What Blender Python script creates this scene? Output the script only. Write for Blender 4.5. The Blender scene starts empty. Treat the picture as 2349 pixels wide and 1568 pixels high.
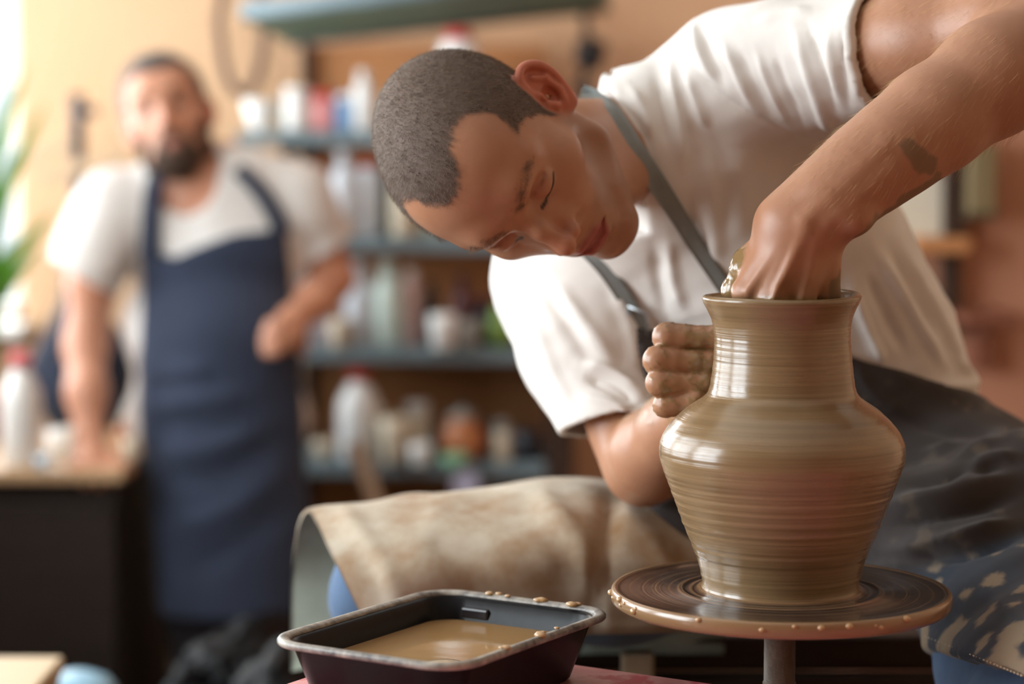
import bpy, bmesh, math, random
import numpy as np
from mathutils import Vector, Matrix

# ------------------------------------------------------------------ camera
scene = bpy.context.scene
FPX = 5075.0                      # focal length in pixels of the 2349 px wide frame
CAM = np.array((0.0, 0.0, 1.38))
PITCH = math.atan(434.0 / FPX)
cam_data = bpy.data.cameras.new('camera')
cam_data.sensor_width = 36.0
cam_data.lens = FPX * 36.0 / 2349.0
cam_data.clip_start = 0.05
cam_data.dof.use_dof = True
cam_data.dof.focus_distance = 1.95
cam_data.dof.aperture_fstop = 2.2
cam_data.dof.aperture_blades = 9
cam = bpy.data.objects.new('camera', cam_data)
scene.collection.objects.link(cam)
cam.location = CAM
cam.rotation_euler = (math.pi / 2 - PITCH, 0, 0)
scene.camera = cam
VR = np.array((1.0, 0, 0))
VF = np.array((0, math.cos(PITCH), -math.sin(PITCH)))
VU = np.array((0, math.sin(PITCH), math.cos(PITCH)))
CR = np.stack([VR, VU, -VF], 1)   # camera axes (right, up, back) as columns


def P(x, y, d):
    """world point seen at photograph pixel x, y at depth d along the view axis"""
    return CAM + d * (VF + VR * (x - 1174.5) / FPX + VU * (784.0 - y) / FPX)


def pix(p):
    q = (np.asarray(p, float) - CAM)
    d = q @ VF
    return 1174.5 + FPX * (q @ VR) / d, 784.0 - FPX * (q @ VU) / d, d


# ------------------------------------------------------------------ world, light, exposure
def build_light():
    w = bpy.data.worlds.new('sky')
    scene.world = w
    w.use_nodes = True
    bg = w.node_tree.nodes['Background']
    bg.inputs[0].default_value = (0.88, 0.94, 1.0, 1)
    bg.inputs[1].default_value = WORLD_STRENGTH
    vs = scene.view_settings
    vs.view_transform = 'Standard'
    vs.look = 'None'
    vs.gamma = 1.0
    vs.use_curve_mapping = False
    vs.exposure = EXPOSURE
    for nm, loc, size, rot, power, col in AREA_LIGHTS:
        l = bpy.data.lights.new(nm, 'AREA')
        l.shape = 'RECTANGLE'
        l.size, l.size_y = size
        l.energy = power
        l.color = col
        o = bpy.data.objects.new(nm, l)
        o.location = loc
        o.rotation_euler = rot
        scene.collection.objects.link(o)


WORLD_STRENGTH = 1.6
EXPOSURE = -0.12
DAY = (0.90, 0.95, 1.0)
WALL_X = -1.60
HP = math.pi / 2
AREA_LIGHTS = [
    # daylight just outside the glass of the three windows in the left wall (facing +x) and of the back window (facing -y), each as large as its opening
    ('window_left_near_offscreen', (WALL_X - 0.22, 1.63, 1.70), (1.44, 1.02), (0, -HP, 0), 82, DAY),
    ('window_left_mid_offscreen', (WALL_X - 0.22, 2.925, 1.70), (1.44, 1.25), (0, -HP, 0), 58, DAY),
    ('window_left_far_offscreen', (WALL_X - 0.22, 4.425, 1.70), (1.44, 1.25), (0, -HP, 0), 58, DAY),
    ('window_back_offscreen', (-1.3675, 5.25 + 0.22, 1.70), (0.405, 1.44), (-HP, 0, 0), 42, DAY),
]
build_light()

# ------------------------------------------------------------------ signed distance toolkit
F32 = np.float32


def V(*a):
    return np.array(a, float)


def nrm(v):
    v = np.asarray(v, float)
    return v / np.linalg.norm(v)


def smin(a, b, k):
    h = np.clip(0.5 + 0.5 * (b - a) / k, 0, 1)
    return b + (a - b) * h - k * h * (1 - h)


def smax(a, b, k):
    return -smin(-a, -b, k)


def ell(p, c, r, R=None):
    q = p - np.asarray(c, F32)
    if R is not None:
        q = q @ np.asarray(R, F32)
    r = np.asarray(r, F32)
    a = q / r
    k0 = np.sqrt((a * a).sum(1)) + 1e-9
    a = a / r
    k1 = np.sqrt((a * a).sum(1)) + 1e-9
    return k0 * (k0 - 1) / k1


def rc(p, a, b, ra, rb):
    a = np.asarray(a, F32)
    b = np.asarray(b, F32)
    ab = b - a
    q = p - a
    t = np.clip((q @ ab) / max(float(ab @ ab), 1e-9), 0, 1)
    e = q - t[:, None] * ab
    return np.sqrt((e * e).sum(1)) - (ra + (rb - ra) * t)


def chain(p, pts, k=0.01):
    """smooth union of round cones through [(point, radius), ...]"""
    d = None
    for (a, ra), (b, rb) in zip(pts[:-1], pts[1:]):
        e = rc(p, a, b, ra, rb)
        d = e if d is None else smin(d, e, k)
    return d


def spline(pts, n=6):
    """Catmull-Rom through [(point, radius), ...]"""
    A = np.array([[*p, r] for p, r in pts], float)
    A = np.vstack([2 * A[0] - A[1], A, 2 * A[-1] - A[-2]])
    out = []
    for i in range(1, len(A) - 2):
        for t in np.linspace(0, 1, n, endpoint=False):
            a, b, c, d = A[i - 1:i + 3]
            out.append(.5 * (2 * b + (c - a) * t + (2 * a - 5 * b + 4 * c - d) * t * t + (3 * b - a - 3 * c + d) * t ** 3))
    out.append(A[-2])
    return [(o[:-1], o[-1]) for o in out]


def curve(pts, n=8):
    return np.array([p for p, r in spline([(p, 0) for p in pts], n)])


def rbox(p, c, h, R, r):
    q = p - np.asarray(c, F32)
    if R is not None:
        q = q @ np.asarray(R, F32)
    q = np.abs(q) - (np.asarray(h, F32) - r)
    return np.sqrt((np.maximum(q, 0) ** 2).sum(1)) + np.minimum(q.max(1), 0) - r


def bounded(f, c, R):
    """evaluate f only within R of c"""
    c = np.asarray(c, F32)

    def g(p):
        dd = np.sqrt(((p - c) ** 2).sum(1))
        out = (dd - R + 0.06).astype(F32)
        m = dd < R
        if m.any():
            out[m] = f(p[m])
        return out
    return g


def grad(f, p, e=4e-4):
    K = np.array([(1, -1, -1), (-1, -1, 1), (-1, 1, -1), (1, 1, 1)], F32)
    g = np.zeros_like(p)
    for k in K:
        g += k * f(p + k * F32(e))[:, None]
    return g / (4 * e)


def surface(f, lo, hi, h, proj=2):
    """surface nets of f < 0 in a box; returns vertices, quads"""
    lo = np.asarray(lo, float)
    hi = np.asarray(hi, float)
    B = 8
    n = np.ceil((hi - lo) / h).astype(int) + 1
    nb = (n + B - 1) // B
    n = nb * B + 1
    # coarse pass
    gi = np.stack(np.meshgrid(*[np.arange(k) for k in nb], indexing='ij'), -1).reshape(-1, 3)
    cc = (lo + (gi * B + B / 2) * h).astype(F32)
    fv = f(cc)
    keep = np.abs(fv) < B * h * 1.25
    grid = np.ones(tuple(n), F32)
    # fill the sign of the far blocks
    for (i, j, k) in gi[(~keep) & (fv < 0)]:
        grid[i * B:i * B + B + 1, j * B:j * B + B + 1, k * B:k * B + B + 1] = -1
    act = gi[keep]
    off = np.stack(np.meshgrid(*[np.arange(B + 1)] * 3, indexing='ij'), -1).reshape(-1, 3)
    for s in range(0, len(act), 400):
        idx = (act[s:s + 400, None, :] * B + off[None]).reshape(-1, 3)
        v = f((lo + idx * h).astype(F32))
        grid[idx[:, 0], idx[:, 1], idx[:, 2]] = v
    cell = (act[:, None, :] * B + np.stack(np.meshgrid(*[np.arange(B)] * 3, indexing='ij'), -1).reshape(-1, 3)[None]).reshape(-1, 3)
    cell = cell.astype(np.int32)
    corners = np.array([(a, b, c) for a in (0, 1) for b in (0, 1) for c in (0, 1)])
    cv = np.stack([grid[cell[:, 0] + o[0], cell[:, 1] + o[1], cell[:, 2] + o[2]] for o in corners], 1)
    sg = (cv < 0).sum(1)
    m = (sg > 0) & (sg < 8)
    cell = cell[m]
    cv = cv[m]
    acc = np.zeros((len(cell), 3))
    cnt = np.zeros(len(cell))
    for a in range(8):
        for b in range(a + 1, 8):
            if np.abs(corners[a] - corners[b]).sum() != 1:
                continue
            x = (cv[:, a] < 0) != (cv[:, b] < 0)
            t = cv[:, a] / np.where(x, cv[:, a] - cv[:, b], 1)
            pt = corners[a] + t[:, None] * (corners[b] - corners[a])
            acc[x] += pt[x]
            cnt[x] += 1
    verts = lo + (cell + acc / cnt[:, None]) * h
    vid = np.full(tuple(n), -1, np.int32)
    vid[cell[:, 0], cell[:, 1], cell[:, 2]] = np.arange(len(cell))
    quads = []
    for ax in range(3):
        u, w = (ax + 1) % 3, (ax + 2) % 3
        e = np.zeros(3, int)
        e[ax] = 1
        a = cv[:, 0] < 0
        kk = int(np.where((corners == e).all(1))[0][0])
        b = cv[:, kk] < 0
        for flip, mm in ((False, a & ~b), (True, ~a & b)):
            c = cell[mm]
            c = c[(c[:, u] > 0) & (c[:, w] > 0)]
            du = np.zeros(3, int)
            du[u] = 1
            dw = np.zeros(3, int)
            dw[w] = 1
            q = np.stack([vid[tuple((c - du - dw).T)], vid[tuple((c - dw).T)], vid[tuple(c.T)], vid[tuple((c - du).T)]], 1)
            q = q[(q >= 0).all(1)]
            if flip:
                q = q[:, ::-1]
            quads.append(q)
    quads = np.concatenate(quads)
    verts = verts.astype(F32)
    for _ in range(proj):
        v = f(verts)
        g = grad(f, verts)
        gg = (g * g).sum(1) + 1e-6
        step = (v / gg)[:, None] * g
        ln = np.sqrt((step * step).sum(1))
        step *= np.minimum(1, h * 0.8 / (ln + 1e-9))[:, None]
        verts = verts - step
    return verts.astype(float), quads


# ------------------------------------------------------------------ mesh / object helpers
COL = scene.collection


def mesh_np(name, verts, faces, smooth=True, attrs=None):
    me = bpy.data.meshes.new(name)
    faces = np.asarray(faces)
    verts = np.asarray(verts, F32)
    me.vertices.add(len(verts))
    me.vertices.foreach_set('co', verts.ravel())
    k = faces.shape[1]
    me.loops.add(faces.size)
    me.loops.foreach_set('vertex_index', faces.astype(np.int32).ravel())
    me.polygons.add(len(faces))
    me.polygons.foreach_set('loop_start', np.arange(0, faces.size, k, dtype=np.int32))
    me.polygons.foreach_set('loop_total', np.full(len(faces), k, np.int32))
    if smooth:
        me.polygons.foreach_set('use_smooth', np.ones(len(faces), bool))
    me.update(calc_edges=True)
    me.validate()
    for nm, arr in (attrs or {}).items():
        at = me.attributes.new(nm, 'FLOAT', 'POINT')
        at.data.foreach_set('value', np.asarray(arr, F32))
    return me


def link(name, me, mat, parent=None, world=True):
    o = bpy.data.objects.new(name, me)
    if mat is not None:
        me.materials.append(mat)
    COL.objects.link(o)
    if parent is not None:
        o.parent = parent
        if world:
            o.matrix_parent_inverse = parent.matrix_basis.inverted()
    return o


def tag(o, label=None, cat=None, group=None, kind=None):
    if label:
        o['label'] = label
    if cat:
        o['category'] = cat
    if group:
        o['group'] = group
    if kind:
        o['kind'] = kind
    return o


def thing(name, label, cat, group=None, loc=(0, 0, 0), rz=0.0):
    o = bpy.data.objects.new(name, None)
    o.empty_display_size = 0.05
    o.location = loc
    o.rotation_euler = (0, 0, rz)
    COL.objects.link(o)
    return tag(o, label, cat, group)


# ------------------------------------------------------------------ materials
def mat(name, col, rough=0.6, spec=0.5, bump=None, var=None, coat=0.0, sss=0.0, metal=0.0, sheen=0.0):
    """plain procedural material: colour, optional two-tone noise (scale, amount, col2) and noise bump (scale, strength)"""
    m = bpy.data.materials.new(name)
    m.use_nodes = True
    nt = m.node_tree
    b = nt.nodes['Principled BSDF']
    b.inputs['Base Color'].default_value = (*col, 1)
    b.inputs['Roughness'].default_value = rough
    b.inputs['Specular IOR Level'].default_value = spec
    b.inputs['Metallic'].default_value = metal
    b.inputs['Coat Weight'].default_value = coat
    b.inputs['Coat Roughness'].default_value = 0.08
    b.inputs['Sheen Weight'].default_value = sheen
    if sss:
        b.inputs['Subsurface Weight'].default_value = sss
        b.inputs['Subsurface Radius'].default_value = (1.0, 0.35, 0.2)
        b.inputs['Subsurface Scale'].default_value = 0.008
    tc = nt.nodes.new('ShaderNodeTexCoord')
    if var:
        sc, amt, c2 = var[:3]
        n = nt.nodes.new('ShaderNodeTexNoise')
        n.inputs['Scale'].default_value = sc
        n.inputs['Detail'].default_value = 5
        n.inputs['Roughness'].default_value = 0.6
        mp = nt.nodes.new('ShaderNodeMapping')
        mp.inputs['Scale'].default_value = var[3] if len(var) > 3 else (1, 1, 1)
        nt.links.new(tc.outputs['Object'], mp.inputs[0])
        nt.links.new(mp.outputs[0], n.inputs['Vector'])
        r = nt.nodes.new('ShaderNodeValToRGB')
        r.color_ramp.elements[0].position = 0.5 - 0.5 * amt
        r.color_ramp.elements[1].position = 0.5 + 0.5 * amt
        r.color_ramp.elements[0].color = (*col, 1)
        r.color_ramp.elements[1].color = (*c2, 1)
        nt.links.new(n.outputs['Fac'], r.inputs[0])
        nt.links.new(r.outputs[0], b.inputs['Base Color'])
    if bump:
        n = nt.nodes.new('ShaderNodeTexNoise')
        n.inputs['Scale'].default_value = bump[0]
        n.inputs['Detail'].default_value = 4
        nt.links.new(tc.outputs['Object'], n.inputs['Vector'])
        bp = nt.nodes.new('ShaderNodeBump')
        bp.inputs['Strength'].default_value = bump[1]
        bp.inputs['Distance'].default_value = bump[2] if len(bump) > 2 else 0.002
        nt.links.new(n.outputs['Fac'], bp.inputs['Height'])
        nt.links.new(bp.outputs[0], b.inputs['Normal'])
    return m


def mix_attr(m, attr, col, rough=None, coat=None, noise=None):
    """layer a second colour (and gloss) over a material where a mesh attribute says so"""
    nt = m.node_tree
    b = nt.nodes['Principled BSDF']
    a = nt.nodes.new('ShaderNodeAttribute')
    a.attribute_name = attr
    fac = a.outputs['Fac']
    mx = nt.nodes.new('ShaderNodeMix')
    mx.data_type = 'RGBA'
    src = b.inputs['Base Color']
    if src.links:
        nt.links.new(src.links[0].from_socket, mx.inputs['A'])
    else:
        mx.inputs['A'].default_value = src.default_value
    mx.inputs['B'].default_value = (*col, 1)
    nt.links.new(fac, mx.inputs['Factor'])
    nt.links.new(mx.outputs['Result'], b.inputs['Base Color'])
    for nm, val in (('Roughness', rough), ('Coat Weight', coat)):
        if val is None:
            continue
        mf = nt.nodes.new('ShaderNodeMix')
        if b.inputs[nm].links:
            nt.links.new(b.inputs[nm].links[0].from_socket, mf.inputs['A'])
        else:
            mf.inputs['A'].default_value = b.inputs[nm].default_value
        mf.inputs['B'].default_value = val
        nt.links.new(fac, mf.inputs['Factor'])
        nt.links.new(mf.outputs['Result'], b.inputs[nm])
    return m


# ------------------------------------------------------------------ human head (local: x = own right, y = forward, z = up, origin between the ears)
def ear_sdf(s):
    e0 = V(.070, -.004, .002)
    b = nrm(V(.62, -.76, -.10))
    v = nrm(V(.05, -.22, .97))
    n = nrm(np.cross(b, v))
    if n[0] < 0:
        n = -n
    v = nrm(np.cross(n, b)) * np.sign(np.dot(np.cross(n, b), v))
    R = np.stack([b, v, n], 1)
    q = (s - e0.astype(F32)) @ R.astype(F32)
    d = ell(q, (.016, .004, -.001), (.0165, .030, .0042))
    d = smin(d, ell(q, (.011, -.020, 0), (.010, .013, .0045)), .006)
    hel = [((.004, .004, .004), .003), ((.003, .022, .004), .0036), ((.012, .034, .004), .004), ((.025, .031, .003), .0042),
           ((.0325, .017, .003), .0042), ((.031, .0, .002), .004), ((.024, -.014, .001), .0038), ((.014, -.026, 0), .005)]
    d = smin(d, chain(q, spline(hel, 4), .002), .003)
    d = smax(d, -ell(q, (.019, .022, .009), (.007, .009, .007)), .003)
    d = smax(d, -ell(q, (.010, -.003, .006), (.0085, .012, .0095)), .003)
    d = smin(d, chain(q, [((.018, .020, .002), .003), ((.0225, .006, .003), .0033), ((.018, -.010, .002), .0032), ((.011, -.016, .002), .003)], .003), .003)
    d = smin(d, rc(q, (-.001, -.002, .002), (.001, -.009, .003), .0045, .004), .004)
    return d


def head_sdf(q, mouth_open=1.1, beard=0.0):
    s = q.copy()
    s[:, 0] = np.abs(s[:, 0])
    d = ell(s, (0, -.014, .048), (.0770, .101, .087))
    d = smin(d, ell(s, (0, .024, .054), (.064, .069, .066)), .03)
    d = smin(d, ell(s, (0, .030, -.018), (.058, .055, .074)), .03)
    d = smin(d, chain(s, [((.052, -.004, -.030), .016), ((.049, .006, -.060), .015), ((.016, .066, -.094), .015)], .02), .03)
    d = smin(d, ell(s, (0, .074, -.095), (.020, .016, .017)), .016)
    d = smin(d, ell(s, (.044, .047, -.009), (.023, .024, .018)), .026)
    d = smin(d, ell(s, (0, .062, -.030), (.036, .034, .034)), .022)
    # brow
    d = smin(d, chain(s, [((.006, .087, .041), .009), ((.026, .084, .046), .0095), ((.047, .066, .042), .008)], .012), .020)
    # cheeks hollow a little under the bone
    d = smax(d, -ell(s, (.066, .050, -.052), (.016, .030, .020)), .02)
    # socket, ball under closed lid
    d = smax(d, -ell(s, (.033, .099, .0200), (.0195, .0205, .0135)), .010)
    d = smin(d, ell(s, (.0325, .0735, .0185), (.0165, .0150, .0120)), .003)
    # crease of the upper lid and lash line
    lid = chain(s, [((.0185, .083, .0245), .0014), ((.030, .0895, .0275), .0016), ((.045, .0800, .0245), .0014)], .002)
    d = smax(d, -lid, .003)
    lash = chain(s, [((.0185, .0835, .0130), .0012), ((.031, .0880, .0098), .0017), ((.0465, .0795, .0130), .0012)], .002)
    d = smax(d, -lash, .002)
    # nose
    d = smin(d, chain(s, [((.005, .078, .030), .009), ((.008, .084, .004), .011), ((.008, .090, -.018), .0125)], .008), .012)
    d = smin(d, chain(s, [((0, .0865, .032), .0075), ((0, .1030, .010), .0074), ((0, .1125, -.012), .0086)], .008), .010)
    d = smin(d, ell(s, (0, .1155, -.0170), (.0093, .0090, .0084)), .006)
    d = smin(d, ell(s, (.0115, .1010, -.0215), (.0072, .0115, .0075)), .006)
    d = smax(d, -ell(s, (.0065, .1060, -.0298), (.0036, .0065, .0040)), .003)
    # crease beside the mouth
    d = smax(d, -chain(s, [((.020, .097, -.026), .002), ((.031, .086, -.045), .002)], .004), .008)
    # muzzle and lips
    d = smin(d, ell(s, (0, .074, -.055), (.031, .0215, .028)), .014)
    o = .0022 * mouth_open
    d = smin(d, chain(s, [((0, .0945, -.0500), .0052), ((.012, .0925, -.0505), .0050), ((.0245, .0830, -.0555), .0030)], .004), .004)
    d = smin(d, chain(s, [((0, .0925, -.0620 - 2 * o), .0066), ((.011, .0905, -.0612 - 1.7 * o), .0060), ((.0235, .0825, -.0562), .0030)], .004), .004)
    d = smax(d, -chain(s, [((0, .0985, -.0555 - o), .0012 + o), ((.012, .0965, -.0555 - o), .0011 + o), ((.0245, .0865, -.0560), .0010)], .003), .002)
    # chin dimple
    d = smax(d, -chain(s, [((0, .0985, -.0750), .004), ((.012, .095, -.0745), .003)], .004), .008)
    e = bounded(ear_sdf, (.085, -.015, .003), .062)(s)
    d = smin(d, e, .006)
    if beard:
        b = ell(s, (0, .052, -.076), (.046, .040, .038))
        b = smin(b, ell(s, (.048, .010, -.055), (.014, .028, .030)), .02)
        d = smin(d, b, .012)
        d = smin(d, chain(s, [((0, .094, -.043), .006), ((.026, .084, -.056), .006)], .004), .006)
    return d

# ------------------------------------------------------------------ the potter
def smooth(a, b, x):
    t = np.clip((x - a) / (b - a), 0, 1)
    return t * t * (3 - 2 * t)


def frame(x, y):
    """orthonormal columns from two axes"""
    x = nrm(x)
    y = nrm(y - x * np.dot(x, y))
    return np.stack([x, y, np.cross(x, y)], 1)


def ortho(R):
    u, _, v = np.linalg.svd(R)
    return u @ v


def march(f, x, y, d0, d1, n=160):
    d = np.linspace(d0, d1, n)
    p = np.array([P(x, y, k) for k in d], F32)
    v = f(p)
    i = np.argmax(v < 0)
    if v[i] >= 0:
        return None
    if i == 0:
        return d[0]
    t = v[i - 1] / (v[i - 1] - v[i])
    return d[i - 1] + t * (d[i] - d[i - 1])


def inpoly(x, y, poly):
    poly = np.asarray(poly, float)
    c = np.zeros(len(x), bool)
    j = len(poly) - 1
    for i in range(len(poly)):
        xi, yi = poly[i]
        xj, yj = poly[j]
        if yi != yj:
            c ^= ((yi > y) != (yj > y)) & (x < (xj - xi) * (y - yi) / (yj - yi) + xi)
        j = i
    return c


def polydist(x, y, line):
    """distance in pixels to a polyline and the position 0..1 along it"""
    line = np.asarray(line, float)
    best = np.full(len(x), 1e9)
    par = np.zeros(len(x))
    n = len(line) - 1
    for i in range(n):
        a, b = line[i], line[i + 1]
        ab = b - a
        t = np.clip(((x - a[0]) * ab[0] + (y - a[1]) * ab[1]) / (ab @ ab + 1e-9), 0, 1)
        d = np.hypot(x - a[0] - t * ab[0], y - a[1] - t * ab[1])
        m = d < best
        best[m] = d[m]
        par[m] = (i + t[m]) / n
    return best, par


def vnormals(v, q):
    fn = np.cross(v[q[:, 2]] - v[q[:, 0]], v[q[:, 3]] - v[q[:, 1]])
    n = np.zeros_like(v)
    for k in range(4):
        np.add.at(n, q[:, k], fn)
    return n / (np.linalg.norm(n, axis=1)[:, None] + 1e-12)


def add_folds(v, q, folds, scale=1.0):
    """push cloth out along fold lines (polyline px, half width px, height m; negative is a valley)"""
    n = vnormals(v, q)
    x, y, d = pix(v)
    front = smooth(-0.05, 0.25, -(n @ VF))
    off = np.zeros(len(v))
    for line, w, hgt in folds:
        ln = curve([(a, b, 0) for a, b in line], 5)[:, :2]
        lo = ln.min(0) - 3 * w
        hi = ln.max(0) + 3 * w
        m = (x > lo[0]) & (x < hi[0]) & (y > lo[1]) & (y < hi[1])
        if not m.any():
            continue
        dd, t = polydist(x[m], y[m], ln)
        off[m] += hgt * np.exp(-(dd / w) ** 2) * np.clip(4 * t, 0.15, 1) * np.clip(4 * (1 - t), 0.15, 1)
    return v + n * (off * front * scale)[:, None]


def noise3(p, seed, freq, n=10):
    """cheap band-limited noise: sum of random sine waves, about -1..1"""
    r = np.random.default_rng(seed)
    k = r.normal(size=(n, 3)) * freq
    ph = r.uniform(0, 6.28, n)
    return np.sin(p @ k.T + ph).sum(1) / math.sqrt(n)


# head pose from the photograph: columns own-right, forward, up in camera axes
HR = ortho(np.array([(-.509, .3283, -.7954), (-.7207, -.668, .1855), (-.4705, .6675, .5765)]))
HT = V(-.0012, .168, -2.09)
HR_W = CR @ HR
HT_W = CAM + CR @ HT


def to_head(p):
    return ((p - HT_W.astype(F32)) @ HR_W.astype(F32)).astype(F32)


def from_head(q):
    return HT_W + HR_W @ np.asarray(q, float)


NB = P(1490, 335, 2.29)
SL = P(1775, 165, 2.22)
SR = P(1285, 640, 2.42)
EL = P(2445, 72, 1.98)     # own left elbow, outside the frame
WL = P(1845, 505, 1.925)   # own left wrist
ER = P(1478, 1068, 2.27)
WR = P(1612, 925, 2.09)
TW = SL - SR
TPTS = [P(2000, 1090, 2.47), P(1925, 850, 2.43), P(1710, 560, 2.36), P(1545, 390, 2.31)]
TA = nrm(TPTS[3] - TPTS[0])
TR = frame(TA, TW)         # columns: up the spine, own left, then cross
TWN, TNN = TR[:, 1], TR[:, 2]
if TNN @ VF > 0:
    TNN = -TNN


def torso_sdf(p, rw, rn, off=0.0):
    c = np.array(TPTS)
    ta = (c - c[0]) @ TA
    a = (p - c[0].astype(F32)) @ TA.astype(F32)
    ac = np.clip(a, ta[0], ta[-1])
    cx = np.stack([np.interp(ac, ta, c[:, i]) for i in range(3)], 1)
    # centre line interpolation keeps the station: correct along the axis
    q = p - cx
    w = q @ TWN
    n = q @ TNN
    e = np.abs(a - ac)
    RW = np.interp(ac, ta, rw) + off
    RN = np.interp(ac, ta, rn) + off
    k0 = np.sqrt((w / RW) ** 2 + (n / RN) ** 2) + 1e-9
    k1 = np.sqrt((w / RW ** 2) ** 2 + (n / RN ** 2) ** 2) + 1e-9
    d = k0 * (k0 - 1) / k1
    return (np.sqrt(np.maximum(d, 0) ** 2 + e ** 2) + np.minimum(d, 0)).astype(F32)


# --- own left hand, reaching down into the vase
def hand_left_sdf(p):
    wr = WL
    kn = {'index': P(1712, 668, 1.930), 'middle': P(1772, 684, 1.918), 'ring': P(1838, 688, 1.922), 'little': P(1898, 672, 1.940)}
    base = {'index': P(1812, 530, 1.925), 'middle': P(1838, 535, 1.915), 'ring': P(1866, 540, 1.918), 'little': P(1890, 545, 1.93)}
    rb = {'index': .019, 'middle': .019, 'ring': .018, 'little': .0165}
    rk = {'index': .0125, 'middle': .0125, 'ring': .0118, 'little': .0110}
    d = None
    for k in kn:
        e = rc(p, base[k], kn[k], rb[k], rk[k])
        d = e if d is None else smin(d, e, .016)
    # palm side filling
    d = smin(d, rc(p, P(1830, 545, 1.945), P(1800, 650, 1.958), .022, .024), .02)
    # tendons on the back
    for k in ('index', 'middle', 'ring'):
        a = base[k] - VF * (rb[k] - .001)
        b = kn[k] - VF * (rk[k] + .0008)
        d = smin(d, rc(p, a, b, .0022, .0030), .006)
    # hollows between the knuckles
    for x, y in ((1742, 668), (1806, 682), (1868, 676)):
        d = smax(d, -rc(p, P(x, y - 12, 1.896), P(x, y + 40, 1.904), .0055, .0065), .010)
    # fingers inside the neck
    tip = {'index': [P(1716, 735, 1.955), P(1728, 800, 1.975), P(1738, 850, 1.990)],
           'middle': [P(1768, 760, 1.940), P(1772, 835, 1.960), P(1776, 895, 1.978)],
           'ring': [P(1832, 760, 1.940), P(1828, 830, 1.960), P(1826, 885, 1.976)],
           'little': [P(1884, 738, 1.955), P(1876, 795, 1.972), P(1868, 838, 1.985)]}
    rf = {'index': .0098, 'middle': .0100, 'ring': .0096, 'little': .0085}
    for k in kn:
        q = [(kn[k], rk[k] * .95), (tip[k][0], rf[k]), (tip[k][1], rf[k] * .95), (tip[k][2], rf[k] * .82)]
        d = smin(d, chain(p, q, .004), .004)
    # thumb
    th = [(P(1805, 535, 1.935), .020), (P(1728, 610, 1.955), .0175), (P(1692, 668, 1.972), .0125), (P(1693, 735, 1.985), .0108), (P(1706, 790, 1.996), .0088)]
    d = smin(d, chain(p, th, .008), .014)
    return d


# --- own right hand, closed against the neck of the vase
def hand_right_sdf(p):
    pip = [P(1530, 772, 2.035), P(1508, 826, 2.025), P(1512, 878, 2.022), P(1528, 928, 2.028)]
    mcp = [P(1588, 778, 2.098), P(1580, 826, 2.100), P(1582, 874, 2.098), P(1592, 920, 2.094)]
    dip = [P(1640, 775, 2.035), P(1628, 832, 2.032), P(1618, 880, 2.026), P(1596, 915, 2.022)]
    tip = [P(1672, 782, 2.050), P(1664, 838, 2.050), P(1652, 882, 2.050), P(1630, 915, 2.048)]
    rr = [.0115, .0115, .0108, .0102]
    d = None
    for i in range(4):
        e = rc(p, WR, mcp[i], .019, .0125)
        d = e if d is None else smin(d, e, .014)
    for i in range(4):
        r = rr[i]
        d = smin(d, chain(p, [(mcp[i], r * 1.12), (pip[i] + (mcp[i] - pip[i]) * .18, r * .98), (pip[i], r * 1.12), (pip[i] + (dip[i] - pip[i]) * .25, r * 1.03), (pip[i] + (dip[i] - pip[i]) * .7, r * .90), (dip[i], r * .96), (tip[i], r * .8)], .003), .0024)
    th = [(WR, .018), (P(1640, 850, 2.11), .016), (P(1672, 790, 2.10), .0125), (P(1690, 745, 2.085), .0105), (P(1700, 712, 2.07), .0090)]
    d = smin(d, chain(p, th, .008), .010)
    return d


def arm_left_sdf(p):
    d = chain(p, [(SL, .052), (P(2120, 95, 2.09), .050), (P(2330, 55, 2.02), .048), (EL, .042)], .03)
    # forearm: muscle bulk near the elbow, flat wrist
    fo = [(EL, .044), (P(2281, 177, 1.955), .0485), (P(2138, 277, 1.94), .0440), (P(2044, 347, 1.93), .0395), (P(1969, 404, 1.925), .0355), (P(1905, 462, 1.922), .0315), (WL, .0285)]
    d = smin(d, chain(p, fo, .02), .02)
    d = smin(d, rc(p, P(1990, 380, 1.93), P(1795, 512, 1.93), .026, .0245), .02)
    # ulna head and forearm tendons
    d = smin(d, ell(p, P(1962, 505, 1.905), (.012, .012, .010)), .016)
    d = smin(d, rc(p, P(2030, 335, 1.892), P(1850, 505, 1.895), .0030, .0030), .010)
    d = smin(d, rc(p, P(2040, 390, 1.893), P(1900, 505, 1.895), .0030, .0030), .010)
    return d


def arm_right_sdf(p):
    d = chain(p, [(SR, .055), (P(1385, 880, 2.33), .047), (ER, .037)], .03)
    d = smin(d, chain(p, [(ER, .038), (P(1505, 1040, 2.225), .043), (P(1555, 985, 2.16), .035), (WR, .026)], .02), .02)
    return d


def neck_sdf(p):
    d = rc(p, from_head((0, -.022, -.035)), NB + VF * .03, .056, .054)
    # throat
    d = smin(d, rc(p, from_head((0, .030, -.085)), NB + VF * .01, .030, .030), .03)
    return d


f_head = bounded(lambda p: head_sdf(to_head(p)), HT_W, .21)
f_hl = bounded(hand_left_sdf, P(1800, 640, 1.94), .20)
f_hr = bounded(hand_right_sdf, P(1590, 860, 2.06), .16)
T_RW = [.135, .138, .160, .125]
T_RN = [.115, .105, .112, .080]


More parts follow.
